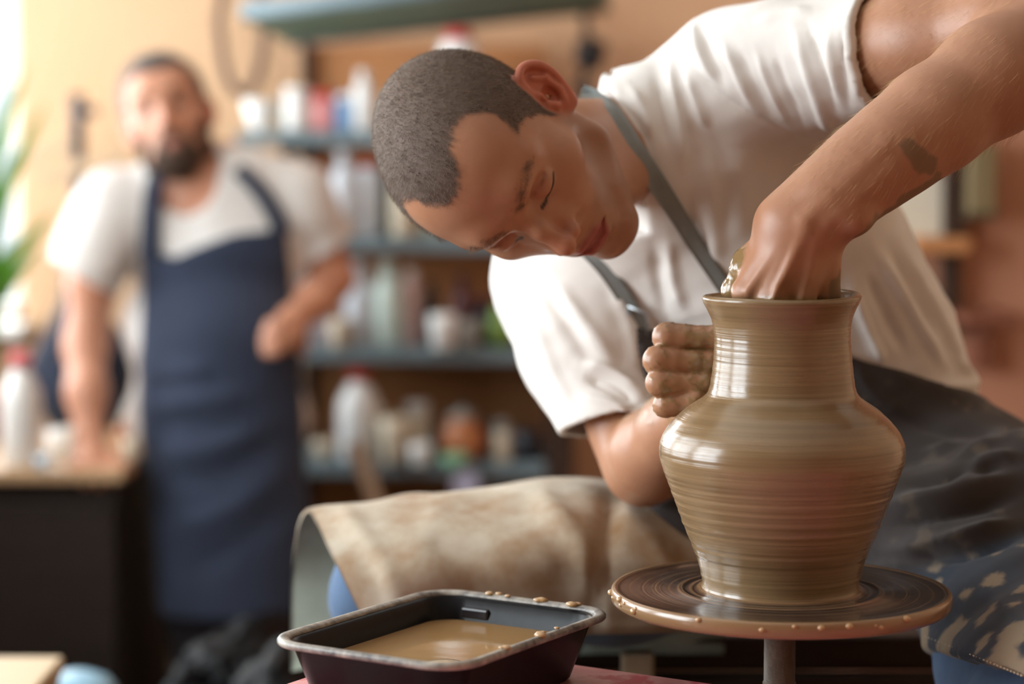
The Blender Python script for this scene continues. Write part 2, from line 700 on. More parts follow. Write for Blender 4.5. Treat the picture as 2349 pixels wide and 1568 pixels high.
def body_sdf(p):
    d = f_head(p)
    d = smin(d, neck_sdf(p), .022)
    t = torso_sdf(p, T_RW, T_RN, -.020)
    t = smin(t, rc(p, NB + VF * .02, SL, .04, .05), .02)
    t = smin(t, rc(p, NB + VF * .02, SR, .04, .05), .02)
    d = smin(d, t, .015)
    al = smin(arm_left_sdf(p), f_hl(p), .014)
    ar = smin(arm_right_sdf(p), f_hr(p), .012)
    d = smin(d, al, .02) if False else np.minimum(d, 1e9)
    # arms join at the shoulders only (forearms pass close to the chest without merging)
    d = np.where(np.sqrt(((p - SL.astype(F32)) ** 2).sum(1)) < .16, smin(d, al, .03), np.minimum(d, al))
    d = np.where(np.sqrt(((p - SR.astype(F32)) ** 2).sum(1)) < .16, smin(d, ar, .03), np.minimum(d, ar))
    return d


# --- T-shirt
SLH = P(2040, 118, 2.12)    # centre of the left sleeve hem
SRH = P(1418, 972, 2.305)   # centre of the right sleeve hem


NKN = nrm(VR * -.955 + VU * -.28 - VF * .12).astype(F32)


def shirt_sdf(p):
    t = torso_sdf(p, T_RW, T_RN, .006)
    t = smin(t, rc(p, NB + TA * -.03, SL, .064, .064), .05)
    t = smin(t, rc(p, NB + TA * -.03, SR, .066, .070), .05)
    t = smin(t, rc(p, P(1455, 300, 2.30), P(1640, 158, 2.27), .049, .052), .04)
    t = smin(t, rc(p, NB + TA * -.02, NB + nrm(from_head((0, -.022, -.035)) - NB) * .03, .080, .074), .03)
    t = smin(t, rc(p, P(1790, 330, 2.30), P(1930, 325, 2.25), .050, .045), .04)
    # neckline: a slanted opening round the neck
    nk = np.maximum(rc(p, NB, from_head((0, -.02, -.06)), .085, .085), -((p - P(1424, 330, 2.25).astype(F32)) @ NKN))
    t = smax(t, -nk, .006)
    # left sleeve, a wide open tube
    ax = nrm(SLH - SL)
    out = rc(p, SL - ax * .03, SLH + ax * .06, .068, .066)
    inn = rc(p, SL + ax * .06, SLH + ax * .08, .054, .0615)
    cut = (p - SLH.astype(F32)) @ ax.astype(F32)
    s = smax(smax(out, -inn, .003), cut, .002)
    # right sleeve
    bx = nrm(SRH - SR)
    outr = chain(p, [(SR, .070), (SR * .5 + SRH * .5, .066), (SRH + bx * .04, .0585)], .04)
    innr = chain(p, [(SR * .45 + SRH * .55, .052), (SRH + bx * .05, .0535)], .02)
    bh = nrm(V(0, 0, -1) * .75 + bx * .55)
    cutr = (p - SRH.astype(F32)) @ bh.astype(F32)
    s2 = smax(smax(outr, -innr, .003), cutr, .002)
    d = smin(t, s, .030)
    d = smin(d, s2, .030)
    # keep the sleeve open where torso and sleeve blend
    d = smax(d, -np.maximum(innr, -cutr - .10), .003)
    return d


# --- apron: bib on the chest, waist and lap
def plane(a, b, along, inside):
    """half space whose edge runs through a, b; negative on the side of inside"""
    n = nrm(np.cross(b - a, along))
    if (inside - a) @ n > 0:
        n = -n
    return lambda p: (p - a.astype(F32)) @ n.astype(F32)


_in = P(1800, 950, 2.3)
pl_waist = plane(P(1940, 812, 2.3), P(2280, 925, 2.42), VF, P(2050, 1000, 2.3))
pl_bl = plane(P(1452, 750, 2.28), P(1505, 940, 2.3), VF, _in)
pl_bt = plane(P(1452, 750, 2.28), P(1740, 800, 2.25), VF, _in)
pl_br = plane(P(1740, 700, 2.25), P(1945, 815, 2.3), VF, _in)
pl_wl = plane(P(1770, 700, 2.3), P(1770, 1200, 2.3), VF, P(2000, 900, 2.3))
pl_hem = plane(P(1985, 1425, 2.12), P(2349, 1572, 2.0), nrm(VF + V(0, 0, -.1)), P(2200, 1300, 2.1))


def apron_sdf(p):
    t = torso_sdf(p, T_RW, T_RN, .0115)
    bib = np.maximum(np.maximum(pl_bl(p), pl_bt(p)), pl_br(p))
    b2 = smax(shirt_sdf(p) - .0045, bib, .003)
    t = smax(t, np.minimum(bib, np.maximum(pl_waist(p), pl_wl(p))), .004)
    t = np.minimum(t, b2)
    hip = ell(p, P(2065, 1085, 2.44), (.100, .13, .100))
    hip = smin(hip, rc(p, P(2095, 1090, 2.44), P(2230, 1200, 2.36), .095, .102), .05)
    th = chain(p, [(P(2225, 1175, 2.36), .100), (P(2375, 1495, 2.10), .094), (P(2440, 1640, 1.90), .085)], .03)
    lapr = rc(p, P(2000, 1190, 2.40), P(1560, 1245, 2.34), .095, .070)
    # cloth bunched over the lap
    bun = chain(p, [(P(1990, 1180, 2.24), .045), (P(2160, 1210, 2.20), .050), (P(2349, 1120, 2.22), .060)], .03)
    d = smin(hip, th, .05)
    d = smin(d, lapr, .05)
    d = smin(d, bun, .05)
    d = smax(d, pl_waist(p), .006)
    d = smin(t, d, .02)
    d = smax(d, pl_hem(p), .003)
    return d


def jeans_sdf(p):
    th = chain(p, [(P(2225, 1175, 2.40), .088), (P(2365, 1525, 2.11), .084), (P(2430, 1670, 1.92), .074)], .03)
    th = smin(th, rc(p, P(2430, 1670, 1.92), P(2330, 2350, 2.0), .070, .05), .03)
    r = chain(p, [(P(1990, 1200, 2.42), .088), (P(1400, 1300, 2.36), .076), (P(895, 1360, 2.33), .060)], .03)
    r = smin(r, chain(p, [(P(895, 1365, 2.34), .058), (P(1150, 1560, 2.42), .056), (P(1420, 1960, 2.5), .045)], .03), .03)
    h = ell(p, P(2110, 1110, 2.46), (.12, .13, .10))
    return smin(smin(th, h, .05), r, .05)

# ------------------------------------------------------------------ potter: meshes
def lin(r, g, b):
    """8 bit sRGB to linear"""
    f = lambda c: (c / 255 / 12.92) if c / 255 <= .04045 else ((c / 255 + .055) / 1.055) ** 2.4
    return (f(r), f(g), f(b))


def bx(c, r):
    c = np.asarray(c, float)
    return c - r, c + r


def clip_faces(v, q, keep):
    """drop quads whose centre fails keep(), and the unused vertices"""
    c = v[q].mean(1)
    q = q[keep(c)]
    used = np.unique(q)
    idx = np.full(len(v), -1)
    idx[used] = np.arange(len(used))
    return v[used], idx[q]


def join(parts):
    vs, qs, o = [], [], 0
    for v, q in parts:
        vs.append(v)
        qs.append(q + o)
        o += len(v)
    return np.concatenate(vs), np.concatenate(qs)


def hair_mask(q, poly):
    az = np.arctan2(np.abs(q[:, 0]), q[:, 1] + .0) * .09
    z = q[:, 2] + noise3(q, 3, 400) * .0012
    az = az + noise3(q, 4, 350) * .0012
    pl = [(a * .09, b) for a, b in poly]
    inside = inpoly(az, z, pl)
    d, _ = polydist(az, z, pl[1:-2])
    sd = np.where(inside, d, -d)
    return smooth(-.0025, .0045, sd)


HAIRLINE = [(-.6, .096), (0, .096), (.12, .096), (.28, .101), (.5, .110), (.82, .110), (1.01, .100), (1.04, .082), (.95, .068), (.83, .058), (1.0, .05), (1.06, .046),
            (1.24, .022), (1.42, -.005), (1.5, -.012), (1.55, .02), (1.7, .035), (2.0, .025), (2.2, -.03), (2.5, -.055), (3.6, -.06), (3.6, .25), (-.6, .25)]


def face_attrs(q):
    """lip, brow, lash and stubble masks from head coordinates"""
    ax = np.abs(q[:, 0])
    s = np.stack([ax, q[:, 1], q[:, 2]], 1).astype(F32)
    lips = np.minimum(chain(s, [((0, .0955, -.0510), .0052), ((.012, .0935, -.0515), .0046), ((.0245, .0840, -.0555), .0022)], .002),
                      chain(s, [((0, .0940, -.0630), .0062), ((.011, .0915, -.0620), .0056), ((.0235, .0835, -.0565), .0022)], .002))
    lips = 1 - smooth(.0005, .0025, lips)
    brow = chain(s, [((.014, .097, .0420), .0035), ((.028, .0945, .0480), .0042), ((.046, .082, .0465), .0032), ((.054, .071, .0400), .0015)], .002)
    brow = (1 - smooth(-.001, .0042, brow + noise3(q, 9, 900) * .0012))
    ld, _ = polydist(ax, q[:, 2], [(.0180, .0135), (.023, .0108), (.031, .0094), (.039, .0102), (.0470, .0135)])
    lash = (1 - smooth(.0008, .0021, ld)) * (q[:, 1] > .06)
    st = ell(s, (0, .062, -.078), (.060, .050, .045))
    st = np.minimum(st, ell(s, (.055, .015, -.045), (.02, .03, .045)))
    st = 1 - smooth(-.006, .010, st)
    blush = np.maximum(.35 * (1 - smooth(.0, .02, ell(s, (0, .112, -.018), (.012, .012, .010)))), 1 - smooth(.0, .010, ell(s, (.086, -.014, .006), (.018, .028, .038))))
    return lips, brow, lash, st * .35, blush


def strands(v, q, mask, n, length, lean, rad, seed, sub=None):
    """little three sided spikes standing on faces picked by mask"""
    r = np.random.default_rng(seed)
    nv = vnormals(v, q)
    w = mask[q].mean(1)
    a = np.linalg.norm(np.cross(v[q[:, 2]] - v[q[:, 0]], v[q[:, 3]] - v[q[:, 1]]), axis=1)
    pr = w * a
    f = r.choice(len(q), n, p=pr / pr.sum())
    uu = r.dirichlet((1, 1, 1, 1), n)
    p = (v[q[f]] * uu[:, :, None]).sum(1)
    nn = (nv[q[f]] * uu[:, :, None]).sum(1)
    dirn = nn + lean(p) + r.normal(size=(n, 3)) * .22
    dirn /= np.linalg.norm(dirn, axis=1)[:, None]
    L = length * r.uniform(.6, 1.15, n) * (.35 + .65 * (mask[q[f]] * uu).sum(1))
    t = np.cross(dirn, r.normal(size=(n, 3)))
    t /= np.linalg.norm(t, axis=1)[:, None]
    b = np.cross(dirn, t)
    p = p - nn * .0006
    base = [p + rad * t, p + rad * (-.5 * t + .87 * b), p + rad * (-.5 * t - .87 * b)]
    mid = p + dirn * (L * .55)[:, None] + nn * (L * .0)[:, None]
    tip = p + dirn * L[:, None] + (lean(p) * .35) * L[:, None]
    V4 = np.stack(base + [tip], 1).reshape(-1, 3)
    i = np.arange(n)[:, None] * 4
    F = np.concatenate([i + np.array([[0, 1, 3]]), i + np.array([[1, 2, 3]]), i + np.array([[2, 0, 3]])])
    return V4, F


def ribbon(f, line, width, d0, d1, lift=.003, thick=.0022, lat=5, n=10):
    """a strap lying on the surface f along a pixel polyline"""
    ln = curve([(a, b, 0) for a, b in line], n)[:, :2]
    tg = np.gradient(ln, axis=0)
    tg /= np.linalg.norm(tg, axis=1)[:, None]
    sd = np.stack([-tg[:, 1], tg[:, 0]], 1)
    w = np.interp(np.linspace(0, 1, len(ln)), np.linspace(0, 1, len(width)), width)
    D = np.zeros((len(ln), lat))
    for j in range(lat):
        k = (j / (lat - 1) - .5)
        for i in range(len(ln)):
            c = ln[i] + sd[i] * w[i] * k
            d = march(f, c[0], c[1], d0, d1, 240)
            D[i, j] = np.nan if d is None else d
    for j in range(lat):
        col = D[:, j]
        ok = ~np.isnan(col)
        D[:, j] = np.interp(np.arange(len(col)), np.where(ok)[0], col[ok])
    ker = np.array([1, 2, 3, 2, 1]) / 9
    for _ in range(7):
        pad = np.vstack([D[:1]] * 2 + [D] + [D[-1:]] * 2)
        D = sum(ker[k] * pad[k:k + len(D)] for k in range(5))
    D = .45 * D + .55 * D.mean(1)[:, None]
    vt = np.array([[P(*(ln[i] + sd[i] * w[i] * (j / (lat - 1) - .5)), D[i, j] - lift) for j in range(lat)] for i in range(len(ln))])
    return sheet(vt, thick)


def sheet(g, thick):
    """closed thin slab from a grid of points (pushed backwards along the grid normal)"""
    n, m = g.shape[:2]
    du = np.gradient(g, axis=0)
    dv = np.gradient(g, axis=1)
    nn = np.cross(du, dv)
    nn /= np.linalg.norm(nn, axis=2)[:, :, None] + 1e-12
    if (nn.reshape(-1, 3) @ VF).mean() > 0:
        nn = -nn
    top = g.reshape(-1, 3)
    bot = (g - nn * thick).reshape(-1, 3)
    v = np.vstack([top, bot])
    N = n * m
    F = []
    for i in range(n - 1):
        for j in range(m - 1):
            a, b, c, d = i * m + j, i * m + j + 1, (i + 1) * m + j + 1, (i + 1) * m + j
            F.append((a, b, c, d))
            F.append((N + d, N + c, N + b, N + a))
    for i in range(n - 1):
        for j in (0, m - 1):
            a, b = i * m + j, (i + 1) * m + j
            F.append((a, b, N + b, N + a))
    for j in range(m - 1):
        for i in (0, n - 1):
            a, b = i * m + j, i * m + j + 1
            F.append((a, b, N + b, N + a))
    return v, np.array(F)


def bicubic(net, nu, nv):
    net = np.array(net, float)
    a = np.array([curve(row, nv) for row in net])
    return np.stack([curve(a[:, j], nu) for j in range(a.shape[1])], 1)


def skin_material(name, base, deep):
    m = mat(name, base, .42, .45, bump=(900, .12, .0006), var=(38, .8, deep), sss=.12, coat=.0)
    mix_attr(m, 'stubble', lin(120, 92, 74))
    mix_attr(m, 'lip', lin(158, 88, 78))
    mix_attr(m, 'blush', lin(190, 88, 68))
    mix_attr(m, 'hair', lin(98, 80, 68), rough=.75)
    mix_attr(m, 'brow', lin(136, 98, 74), rough=.7)
    mix_attr(m, 'lash', lin(62, 40, 32))
    mix_attr(m, 'clay', lin(140, 112, 74), rough=.22, coat=.5)
    mix_attr(m, 'dryclay', lin(120, 98, 72), rough=.7)
    return m


def cloth_material(name, col, col2, scale=14, amt=.6, weave=1500, wst=.25, rough=.85):
    return mat(name, col, rough, .2, bump=(weave, wst, .0006), var=(scale, amt, col2), sheen=.15)


M_SKIN = skin_material('potter_skin', lin(180, 131, 102), lin(166, 114, 84))
M_HAIR = mat('cropped_hair', lin(96, 76, 62), .42, .6, var=(900, .5, lin(160, 138, 118)))
M_ARMHAIR = mat('arm_hair', lin(214, 176, 120), .5, .5)
M_SHIRT = cloth_material('white_cotton', lin(232, 226, 220), lin(224, 216, 208), 9, .7)
M_STRAP = cloth_material('grey_webbing', lin(138, 142, 140), lin(124, 126, 122), 60, .6)
M_APRON = cloth_material('dark_canvas', lin(76, 70, 68), lin(64, 58, 56), 12, .7)
mix_attr(M_APRON, 'navy', lin(58, 64, 74))
mix_attr(M_APRON, 'stain', lin(176, 152, 122))
M_JEANS = cloth_material('blue_denim', lin(96, 118, 146), lin(70, 92, 122), 20, .7)
M_METAL = mat('steel', lin(190, 195, 198), .3, .5, metal=.9)

SHIRT_FOLDS = [
    ([(2002, -20), (1982, 60), (1976, 130), (1974, 260)], 3.5, -.0016), ([(1330, 975), (1410, 960), (1500, 900)], 3.5, -.0014),
    # left sleeve and shoulder: creases falling from the shoulder seam
    ([(1590, 45), (1600, 110), (1640, 190)], 10, .006), ([(1612, 60), (1630, 130), (1665, 205)], 9, -.004),
    ([(1655, 90), (1690, 170), (1735, 260)], 10, .005), ([(1690, 110), (1725, 190), (1775, 280)], 9, -.004),
    ([(1730, 110), (1765, 200), (1810, 290)], 9, .004), ([(1775, 120), (1800, 190), (1850, 300)], 8, -.003),
    ([(1820, 60), (1850, 150), (1890, 260), (1930, 330)], 11, .006), ([(1850, 50), (1885, 150), (1925, 270)], 9, -.005),
    ([(1900, 70), (1910, 150), (1925, 230)], 10, .005), ([(1935, 60), (1935, 150), (1950, 250)], 8, -.004),
    ([(1960, 40), (1962, 140), (1972, 240)], 9, .003), ([(1720, 55), (1800, 30), (1870, 20)], 12, .004),
    # armhole seam
    ([(1585, 140), (1640, 205), (1750, 275), (1900, 345)], 5, -.003),
    # shoulder to chest
    ([(1535, 110), (1545, 200), (1560, 300), (1570, 420)], 14, .006), ([(1570, 150), (1600, 240), (1625, 300)], 12, .006),
    ([(1500, 160), (1520, 260), (1530, 340)], 11, -.004), ([(1440, 190), (1480, 260), (1500, 330)], 9, .005),
    ([(1410, 215), (1450, 260), (1490, 340)], 8, -.004), ([(1615, 300), (1630, 420), (1640, 540), (1645, 620)], 20, .005),
    ([(1580, 430), (1590, 520), (1600, 600)], 18, -.004), ([(1690, 330), (1700, 450), (1690, 560)], 26, .005),
    ([(1530, 540), (1545, 640), (1570, 720)], 14, .005), ([(1500, 560), (1510, 650), (1530, 730)], 12, -.004),
    # left flank, long drapes down to the waist
    ([(2000, 560), (2060, 660), (2120, 760), (2180, 860)], 13, .007), ([(1985, 620), (2030, 720), (2080, 820)], 14, -.006),
    ([(2060, 540), (2120, 660), (2180, 770), (2225, 880)], 12, .006), ([(2035, 560), (2095, 680), (2150, 790)], 12, -.005),
    ([(1950, 640), (1975, 720), (2010, 800), (2030, 835)], 13, .007), ([(2110, 540), (2170, 670), (2230, 800)], 12, -.003),
    ([(2140, 880), (2200, 885), (2250, 880)], 12, .006), ([(2190, 820), (2230, 860), (2255, 890)], 10, .005),
    # right sleeve
    ([(1180, 660), (1230, 760), (1280, 880), (1330, 970)], 16, .004), ([(1230, 640), (1300, 740), (1370, 850)], 18, -.004),
    ([(1270, 640), (1340, 740), (1420, 850)], 16, .004), ([(1330, 830), (1400, 850), (1490, 910)], 12, .007),
    ([(1330, 860), (1400, 885), (1470, 930)], 10, -.006), ([(1310, 905), (1390, 920), (1450, 945)], 10, .004),
    ([(1345, 960), (1420, 950), (1490, 920)], 7, -.002), ([(1400, 640), (1440, 740), (1470, 850)], 16, .005),
]
APRON_FOLDS = [
    ([(2060, 960), (2200, 990), (2310, 1000)], 16, -.006), ([(2100, 1040), (2220, 1030), (2310, 990)], 14, .010), ([(2050, 1110), (2200, 1090), (2320, 1050)], 14, -.010),
    ([(2000, 1160), (2160, 1140), (2349, 1080)], 18, .014), ([(2020, 1210), (2180, 1180), (2349, 1130)], 14, -.012), ([(2010, 1260), (2180, 1235), (2349, 1190)], 18, .014),
    ([(2060, 1290), (2200, 1270), (2349, 1215)], 12, -.012), ([(1990, 1300), (2060, 1290), (2140, 1285)], 14, .008), ([(2180, 1130), (2260, 1060), (2349, 1040)], 14, .010),
    ([(2230, 1330), (2300, 1390), (2349, 1420)], 20, .004), ([(2120, 1350), (2180, 1420), (2260, 1480)], 18, -.004), ([(1960, 830), (2000, 900), (2100, 960)], 14, .004),
]


def build_potter():
    root = thing('person', 'man in white T-shirt and apron bending over the clay vase with one hand inside it', 'person', loc=(.45, 2.45, 0))
    # ---- body: one surface, sampled finer on face and hands
    parts = []
    hb = bx(HT_W + HR_W @ V(0, .0, .0), .155)
    inbox = lambda lo, hi: (lambda c: ((c > lo) & (c < hi)).all(1))
    v, q = surface(body_sdf, *hb, .0017)
    parts.append((v, q))
    lb = (P(1640, 900, 2.0) - V(.02, .20, .02), P(2600, -60, 2.0) + V(.03, .15, .06))
    v, q = surface(lambda p: np.minimum(smin(arm_left_sdf(p), f_hl(p), .014), 9), *lb, .0023)
    parts.append((v, q))
    rb = bx(P(1560, 950, 2.12), .15)
    v, q = surface(lambda p: smin(arm_right_sdf(p), f_hr(p), .012), *rb, .0023)
    parts.append((v, q))
    # trunk under the shirt, and the neck
    tb = (P(1100, 1250, 2.3) - V(.05, .25, .05), P(2300, 20, 2.3) + V(.05, .25, .05))

    def rest(c):
        a = ((c > hb[0] + .004) & (c < hb[1] - .004)).all(1)
        return ~a

    def trunk(p):
        d = smin(np.minimum(f_head(p), 9), neck_sdf(p), .022)
        t = torso_sdf(p, T_RW, T_RN, -.020)
        t = smin(t, rc(p, NB + VF * .02, SL, .040, .050), .02)
        t = smin(t, rc(p, NB + VF * .02, SR, .040, .050), .02)
        d = smin(d, t, .015)
        d = np.minimum(d, rc(p, SR, P(1385, 880, 2.33), .05, .045))
        return d
    v, q = surface(trunk, *tb, .007, proj=1)
    parts.append(clip_faces(v, q, rest))
    nh = len(parts[0][0])
    nl = len(parts[1][0])
    nr = len(parts[2][0])
    V0, Q0 = join(parts)
    L = to_head(V0.astype(F32)).astype(float)
    hd = np.zeros(len(V0))
    hd[:nh] = 1
    hd *= (np.linalg.norm(L - V(0, 0, .01), axis=1) < .152)
    hair = hair_mask(L, HAIRLINE) * hd
    # the ears carry no hair
    s = L.copy()
    s[:, 0] = np.abs(s[:, 0])
    hair *= smooth(.001, .005, bounded(ear_sdf, (.085, -.015, .003), .062)(s.astype(F32)))
    lips, brow, lash, st, blush = [a * hd for a in face_attrs(L)]
    st = np.maximum(st - hair, 0)
    # clay on the hands and the forearm
    x, y, d = pix(V0)
    n3 = noise3(V0, 21, 180)
    clay = np.zeros(len(V0))
    isl = np.zeros(len(V0), bool)
    isl[nh:nh + nl] = True
    isr = np.zeros(len(V0), bool)
    isr[nh + nl:nh + nl + nr] = True

    def blob(poly, soft=5.0, wob=7.0):
        px, py = x + n3 * wob, y + noise3(V0, 22, 170) * wob
        ins = inpoly(px, py, poly)
        dd, _ = polydist(px, py, list(poly) + [poly[0]])
        return smooth(-soft, soft, np.where(ins, dd, -dd))
    cl = blob([(1640, 620), (1672, 595), (1690, 568), (1712, 560), (1700, 590), (1692, 620), (1682, 660), (1678, 700), (1640, 710)])
    cl = np.maximum(cl, smooth(672, 690, y))
    clay += isl * cl
    dry = isl * np.maximum.reduce([
        blob([(2062, 332), (2090, 322), (2130, 350), (2155, 376), (2140, 400), (2105, 420), (2070, 450), (2030, 480), (1985, 515), (1960, 560), (2060, 500), (2170, 420), (2150, 385), (2110, 400), (2085, 370)], 4, 6),
        blob([(1905, 640), (1925, 620), (1940, 660), (1930, 690), (1900, 690)], 5, 6)])
    n4 = noise3(V0, 23, 420) + .6 * noise3(V0, 24, 900)
    cr = smooth(.1, .7, n4 + smooth(1540, 1620, x) * 1.1 - .25) * .85
    cr = np.maximum(cr, .18)
    clay += isr * cr * (1 - smooth(950, 985, y))
    V0 = V0 + vnormals(V0, Q0) * (np.clip(clay, 0, 1) * .0006 * (1 + .6 * n4))[:, None]
    me = mesh_np('body', V0, Q0, True, dict(hair=hair, lip=lips, brow=brow, lash=lash, stubble=st, blush=blush * .55, clay=clay, dryclay=dry * .8))
    link('body', me, M_SKIN, root)
    # ---- cropped hair
    hv, hq = parts[0]
    fw = HR_W[:, 1] * .75 + HR_W[:, 2] * -.15
    sv, sf = strands(hv, hq, hair[:nh], 30000, .0062, lambda p: np.broadcast_to(fw, p.shape), .00016, 5)
    tag(link('hair', mesh_np('hair', sv, sf, False), M_HAIR, root), kind='stuff')
    sv, sf = strands(hv, hq, brow[:nh] ** 2, 380, .0065, lambda p: -nrm(HR_W[:, 0]) * np.sign((p - HT_W) @ HR_W[:, 0])[:, None] * -1.3, .00016, 6)
    tag(link('eyebrows', mesh_np('eyebrows', sv, sf, False), mat('brow_hair', lin(132, 100, 76), .6), root), kind='stuff')
    # ---- fair hair on the forearm
    lv, lq = parts[1]
    lx, ly, ld = pix(lv)
    am = smooth(1760, 1900, lx) * (lx < 2345) * (1 - dry[nh:nh + nl]) * smooth(0, 120, 560 - ly)
    dn = nrm(WL - EL) * 1.5 + V(0, 0, -.5)
    sv, sf = strands(lv, lq, am, 2400, .0120, lambda p: np.broadcast_to(dn, p.shape), .00010, 8)
    tag(link('arm_hair', mesh_np('arm_hair', sv, sf, False), M_ARMHAIR, root), kind='stuff')
    # ---- shirt
    sb = (P(1050, 1150, 2.3) - V(.05, .3, .05), P(2300, -60, 2.3) + V(.06, .25, .06))
    v, q = surface(shirt_sdf, *sb, .0034)
    v = add_folds(v, q, SHIRT_FOLDS)
    n = vnormals(v, q)
    v = v + n * (noise3(v, 31, 40) * .0012 + noise3(v, 32, 95) * .0005)[:, None]
    link('t_shirt', mesh_np('t_shirt', v, q), M_SHIRT, root)
    # hem seams of both sleeves come from the fold table
    # ---- apron
    ab = (P(1300, 1568, 2.2) - V(.1, .60, .16), P(2400, 650, 2.4) + V(.1, .25, .1))
    v, q = surface(apron_sdf, *ab, .0045)
    v = add_folds(v, q, APRON_FOLDS)
    n = vnormals(v, q)
    v = v + n * (noise3(v, 41, 35) * .002 + noise3(v, 42, 80) * .0008)[:, None]
    x, y, d = pix(v)
    navy = smooth(-25, 25, y - np.interp(x, [1900, 2130, 2349], [1330, 1305, 1215])) * smooth(1960, 2000, x)
    pn = .7 * noise3(v, 43, 32) + .8 * noise3(v, 44, 90) + .6 * noise3(v, 45, 210)
    stain = navy * smooth(.35, .80, pn + .9 * smooth(1280, 1480, y) - .60) * .68
    stain = np.maximum(stain, (1 - navy) * .14 * smooth(1.0, 1.6, pn))
    ap = link('apron', mesh_np('apron', v, q, True, dict(navy=navy, stain=stain)), M_APRON, root)
    # stitches along its lower edge
    hem = curve([(a, b, 0) for a, b in ((2030, 1424), (2130, 1462), (2240, 1506), (2349, 1551))], 14)[:, :2]
    sv_, sf_ = [], []
    for k in range(0, len(hem) - 1):
        a, b = hem[k], hem[k] + (hem[k + 1] - hem[k]) * .62
        da = march(apron_sdf, a[0], a[1], 1.7, 2.3, 200)
        if da is None:
            continue
        me_ = tube_mesh('x', [P(a[0], a[1], da - .001), P(*((a + b) / 2), da - .003), P(b[0], b[1], da - .001)], .0007, 5)
        o_ = len(sv_)
        sv_ += [tuple(t.co) for t in me_.vertices]
        sf_ += [tuple(i + o_ for i in t.vertices) for t in me_.polygons]
        bpy.data.meshes.remove(me_)
    if sv_:
        me_ = bpy.data.meshes.new('stitching')
        me_.from_pydata(sv_, [], sf_)
        tag(link('stitching', me_, mat('thread', lin(196, 176, 146), .7), ap), kind='stuff')
    # ---- jeans
    jb = (P(700, 1600, 2.2) - V(.1, .45, .95), P(2450, 1000, 2.4) + V(.1, .3, .1))
    v, q = surface(jeans_sdf, *jb, .008, proj=1)
    v = v + vnormals(v, q) * (noise3(v, 51, 45) * .002)[:, None]
    link('jeans', mesh_np('jeans', v, q), M_JEANS, root)
    # ---- shoes on the floor
    for px_, py_ in ((.46, 2.00), (.16, 2.52)):
        v, q = surface(lambda p: smax(smin(ell(p, (px_, py_ - .06, .045), (.048, .13, .05)), ell(p, (px_, py_ + .03, .08), (.042, .06, .07)), .04), -p[:, 2], .005),
                       (px_ - .1, py_ - .25, -.02), (px_ + .1, py_ + .15, .2), .008)
        link('shoe', mesh_np('shoe', v, q), mat('shoe_leather', lin(60, 48, 40), .5), root)
    # ---- straps
    f_top = lambda p: np.minimum(np.minimum(shirt_sdf(p), neck_sdf(p)), f_head(p))
    v, q = ribbon(lambda p: np.minimum(shirt_sdf(p), neck_sdf(p)), [(1330, 216), (1366, 230), (1404, 262), (1450, 332), (1503, 412), (1556, 495), (1608, 577), (1652, 643), (1704, 722), (1750, 800)], [40, 44, 46, 44, 40, 38, 36, 36], 2.0, 2.6, .004)
    st_ = link('neck_strap', mesh_np('neck_strap', v, q), M_STRAP, root)
    v, q = ribbon(shirt_sdf, [(1345, 570), (1385, 612), (1425, 668), (1452, 715), (1474, 758)], [38, 38, 38], 2.0, 2.6, .004)
    link('neck_strap', mesh_np('neck_strap', v, q), M_STRAP, root)
    # buckle ring
    c = P(1462, 735, march(shirt_sdf, 1462, 735, 2.0, 2.6) - .008)
    pts = [c + VR * a * .010 + VU * b * .011 + VU * a * -.004 for a, b in ((-1, 1), (1, 1), (1, -1), (-1, -1), (-1, 1))]
    link('buckle', tube_mesh('buckle', pts, .0016, 6), M_METAL, root)
    # ---- canvas flap over the right thigh
    rows = [
        [(1660, 1500, 2.50), (1660, 1300, 2.52), (1655, 1195, 2.46), (1650, 1175, 2.40), (1645, 1195, 2.33), (1630, 1300, 2.25), (1620, 1445, 2.27)],
        [(1545, 1500, 2.50), (1545, 1280, 2.51), (1545, 1163, 2.45), (1540, 1143, 2.38), (1540, 1168, 2.31), (1530, 1290, 2.235), (1530, 1450, 2.26)],
        [(1350, 1500, 2.50), (1348, 1250, 2.51), (1342, 1120, 2.45), (1340, 1101, 2.38), (1340, 1125, 2.31), (1335, 1260, 2.22), (1330, 1455, 2.25)],
        [(1110, 1510, 2.50), (1106, 1265, 2.51), (1102, 1140, 2.45), (1100, 1120, 2.38), (1100, 1145, 2.31), (1100, 1280, 2.21), (1100, 1480, 2.23)],
        [(900, 1520, 2.49), (896, 1300, 2.50), (898, 1165, 2.45), (900, 1144, 2.375), (906, 1170, 2.30), (925, 1300, 2.20), (965, 1500, 2.21)],
        [(770, 1520, 2.48), (768, 1320, 2.49), (770, 1195, 2.44), (780, 1158, 2.37), (795, 1185, 2.30), (845, 1310, 2.205), (905, 1500, 2.20)],
        [(668, 1540, 2.48), (669, 1330, 2.49), (683, 1212, 2.44), (702, 1167, 2.37), (724, 1192, 2.31), (775, 1300, 2.215), (868, 1490, 2.20)]]
    g = bicubic([[P(*k) for k in r] for r in rows], 12, 7)
    du, dv = np.gradient(g, axis=0), np.gradient(g, axis=1)
    nn = np.cross(du, dv)
    nn /= np.linalg.norm(nn, axis=2)[:, :, None]
    if (nn.reshape(-1, 3) @ VU).mean() < 0:
        nn = -nn
    sh = g.shape[:2]
    gp = g.reshape(-1, 3)
    w = noise3(gp, 61, 22) * .0018 + noise3(gp, 62, 55) * .0014
    gx, gy, _ = pix(gp)
